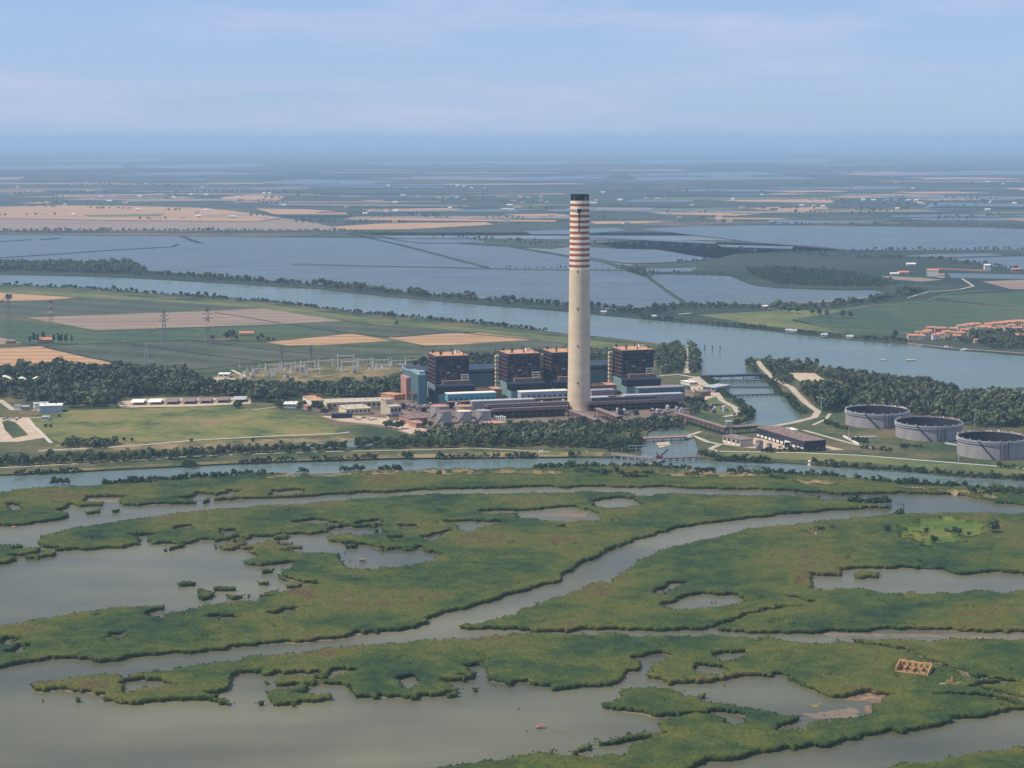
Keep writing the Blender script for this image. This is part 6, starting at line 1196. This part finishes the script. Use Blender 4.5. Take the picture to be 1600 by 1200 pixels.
wood('tree_belt', np.concatenate([FB, FB2]), 8, 13, ZL, M_LEAFS, 'long belt of trees on the far bank of the river', 'tree belt')
wood('wood', scatter([(-200, 411), (0, 414), (100, 414), (195, 416), (235, 424), (200, 427), (100, 424), (0, 421), (-200, 417)], 11), 10, 16, ZL, M_LEAFS, 'wood widening the far bank of the river at the bend', 'wood')
wood('shrub_belt', np.concatenate([line_pts([(1000, 497), (1112, 506.5), (1187, 513), (1300, 526), (1420, 535)], 2.5, 6), line_pts([(0, 445.5), (125, 451), (266, 461.5), (425, 472.5), (550, 488.5), (700, 501.5), (850, 518)], 2.5, 9)]), 3, 6.5, ZL, M_SHRUB, 'low shrubs fringing both banks of the river', 'shrubs')
wood('tree_belt', np.concatenate([line_pts([(-300, 361.5), (0, 361.5), (300, 361.5), (540, 361.5)], 9, 16), line_pts([(540, 362), (600, 366), (700, 370), (790, 378), (860, 384)], 12, 60), line_pts([(900, 383), (960, 382), (1100, 388), (1200, 394), (1330, 402)], 12, 60), line_pts([(1340, 404), (1420, 405), (1470, 408), (1540, 416), (1580, 422)], 8, 16), line_pts([(1180, 420), (1260, 424), (1340, 436), (1390, 447)], 9, 60), line_pts([(1200, 351.5), (1600, 354), (1720, 356)], 11, 14), line_pts([(1330, 392), (1600, 391)], 11, 12)]), 7, 12, ZL, M_LEAFS, 'dark tree belts and scrub round the fishing lagoons', 'tree belt')
wood('scrub', np.concatenate([line_pts([(980, 415), (1012, 429), (1015, 431)], 8, 24), line_pts([(1050, 411), (1070, 409), (1110, 406)], 10, 10), line_pts([(760, 418), (1000, 423)], 14, 5), line_pts([(1270, 448), (1275, 448.5)], 4, 4), line_pts([(1010, 427), (1130, 429)], 10, 10)]), 4, 8, ZL, M_SHRUB, 'patches of scrub on the lagoon dykes', 'scrub')
ft = np.concatenate([line_pts([(x, v), (x + w_, v + dv)], 14, 45) for x, v, w_, dv in ((50, 318, 55, 0), (0, 303, 300, 0), (400, 318, 50, 0), (540, 337, 70, 3), (640, 336, 60, 6), (760, 342, 60, 0), (940, 322, 50, 1), (1040, 332, 60, 1), (1300, 327, 120, 2), (1310, 320, 120, 2), (1340, 331, 60, 0), (1440, 317, 160, 1), (0, 272, 120, 0), (100, 290, 200, 2), (560, 305, 200, 2), (900, 300, 300, 2), (1230, 288, 300, 1), (300, 300, 200, 1), (780, 318, 60, 0), (1240, 333, 120, 2), (460, 348, 120, 3))])
wood('scrub', scatter([(1165, 420), (1240, 420), (1330, 427), (1385, 440), (1390, 449), (1330, 449), (1215, 445), (1182, 435)], 9), 4, 7.5, ZL, M_SHRUB, 'dark dense scrub covering the marsh beside the far lagoon', 'scrub')
rf = random.Random(33); ft2 = []
for k in range(130):
    vv = 245 + 105 * rf.random(); x = rf.uniform(-100, 1700); ln = rf.uniform(8, 70)
    ft2.append(line_pts([(x, vv), (x + ln, vv + rf.uniform(-.8, .8))], 22 if vv > 300 else 45, 18))
ft = np.concatenate([ft] + ft2)
wood('tree_belt', ft, 9, 16, ZL, M_LEAFS, 'hazy tree lines scattered over the far plain', 'tree belt')
# canal bank shrubs and the belt of trees along the canal: the nearest are single trees
GC = 'trees of the belt along the canal'
belt = [(-40, 730), (0, 728), (100, 724), (200, 720), (300, 715), (400, 708), (470, 705), (540, 704)]
bp_ = line_pts(belt, 5.0, 7)
for k, (x, y) in enumerate(bp_): tree(x, y, ZL, random.choice((0, 2, 3, 0, 2)), random.uniform(.55, .95), 'dark leafy tree in the belt along the canal path', GC)
wood('wood', np.concatenate([line_pts([(-60, 729), (0, 726), (200, 717), (400, 706), (540, 701)], 2.2, 11), scatter([(92, 700), (100, 694), (165, 695), (170, 701)], 4.5), scatter([(170, 697), (180, 690), (192, 697)], 6)]), 5, 9, ZL, M_LEAFS, 'loose thicket between the lawn and the canal belt', 'wood')
srt = WB[np.argsort(WB[:, 1])]; nw = 110
for k, (x, y) in enumerate(srt[:nw]): tree(x, y, ZL, random.choice((0, 2, 3)), random.uniform(.7, 1.0), 'leafy tree on the canal edge of the wood before the tanks', 'trees on the canal edge of the wood')
wood('wood', srt[nw:], 8, 11.5, ZL, M_LEAFS, 'dense wood between the works yard and the canal', 'wood')
sh = np.concatenate([line_pts(p_, 1.5, 4.5) for p_ in ([(1100, 590), (1121, 606), (1136, 620), (1150, 627), (1174, 646), (1172, 655), (1146, 664)], [(1150, 651), (1168, 648), (1160, 642)], [(1178, 583), (1199, 594), (1213, 607), (1216, 615), (1234, 621), (1239, 633), (1254, 646)], [(1345, 700), (1395, 706)], [(1290, 662), (1325, 672)], [(22, 741), (130, 737)], [(285, 729), (310, 728)], [(375, 724), (400, 723)], [(400, 722), (465, 719)], [(485, 719), (590, 716)], [(630, 716), (645, 716)], [(680, 715), (780, 714)], [(790, 714), (840, 714)], [(890, 714), (906, 713)], [(950, 706), (1000, 705)], [(960, 700), (1002, 694)], [(1090, 708), (1130, 719), (1200, 722)], [(1270, 724), (1330, 730), (1400, 735), (1500, 743), (1600, 749), (1690, 755)], [(1190, 706), (1290, 705)], [(1330, 690), (1360, 692)], [(1405, 700), (1440, 698)], [(1560, 730), (1690, 742)])])
wood('shrubs', sh, 2.4, 6.0, 1.0, M_SHRUB, 'dark shrubs along the station side of the canal', 'shrubs')
sh = np.concatenate([line_pts(p_, 1.0, w_ * 1.3, .6) for p_, w_ in (([(80, 757), (108, 756)], 3), ([(163, 760), (205, 756), (250, 752), (330, 747), (400, 740)], 6), ([(210, 757), (240, 756)], 5), ([(400, 744), (428, 742)], 5), ([(465, 738), (483, 738)], 3), ([(530, 736), (570, 735)], 4), ([(590, 736), (628, 736)], 4), ([(835, 734), (880, 732), (960, 730), (1030, 731), (1080, 734)], 5), ([(900, 738), (940, 742), (975, 742)], 8), ([(980, 743), (1020, 743)], 4), ([(1085, 737), (1118, 738)], 3), ([(1136, 739), (1170, 740)], 3), ([(1170, 741), (1230, 742), (1310, 746), (1325, 748)], 6), ([(1200, 748), (1226, 750)], 4), ([(1335, 750), (1400, 757), (1512, 763)], 6), ([(1512, 768), (1600, 772), (1690, 778)], 12), ([(1070, 742), (1090, 743)], 3), ([(1580, 748), (1600, 750)], 3), ([(1395, 806), (1410, 805)], 3), ([(1330, 788), (1390, 788)], 2), ([(975, 748), (1010, 748)], 2))])
wood('shrubs', sh, 2.4, 6.2, .3, M_SHRUB, 'dark shrubs along the reed side of the canal', 'shrubs')

# vehicles in the yards
wheel = MB().lathe([(.32, -.1), (.32, .1)], 10).mesh('wheel', M_BLACK)
paints = [(M_OFFW, 'white'), (M_RED, 'red'), (M_NAVY2, 'dark blue'), (M_LGREY, 'silver')]
cars = [(pn, MB().box(-2.1, 2.1, -.85, .85, .3, .85, .06).mesh('body', pn), MB().box(-1.1, 1.2, -.75, .75, .85, 1.45, .22).mesh('cabin', M_GLASS), nm) for pn, nm in paints]
rc = random.Random(12)
for k, (x, v_, place) in enumerate([(556 + 3.2 * i, 655 + rc.uniform(-2, 3), 'in the dirt yard below the workshops') for i in range(11)] + [(6 + 5 * i, 655 + rc.uniform(-1.5, 1.5), 'in the dirt parking yard') for i in range(6)] + [(1085 + 4 * i, 606 + rc.uniform(-6, 6), 'in the dusty yard by the canal road') for i in range(5)] + [(1210 + 9 * i, 700 + rc.uniform(-1, 2), 'in the dirt yard before the pump house') for i in range(5)]):
    pn, bm_, cb_, nm = rc.choice(cars); e = empty('parked_car', at(x, v_, ZL + .12), R(rc.uniform(0, 180)))
    put('body', bm_, e); put('cabin', cb_, e)
    for wx in (-1.3, 1.3):
        for wy in (-.8, .8): o = put('wheel', wheel, e, (wx, wy, .32)); o.rotation_euler.x = math.pi / 2
    tag(e, nm + ' car parked ' + place, 'car', nm + ' cars parked ' + place)

# ------------------------------------------------------------------ haze
hb = MB().box(-big * 1.05, big * 1.05, -3000, big * 1.05, -1.0, 400)
hm = bpy.data.materials.new('haze'); hm.use_nodes = True; hn = hm.node_tree.nodes
for q in list(hn):
    if q.type == 'BSDF_PRINCIPLED': hn.remove(q)
pv = hn.new('ShaderNodeVolumePrincipled'); pv.inputs['Density'].default_value = HAZE_D; pv.inputs['Color'].default_value = HAZE_C; pv.inputs['Anisotropy'].default_value = 0.0
hm.node_tree.links.new(pv.outputs[0], [q for q in hn if q.type == 'OUTPUT_MATERIAL'][0].inputs['Volume'])
ho = hb.build('haze', hm); tag(ho, 'pale blue summer haze filling the air over the delta', 'haze', None, 'stuff')
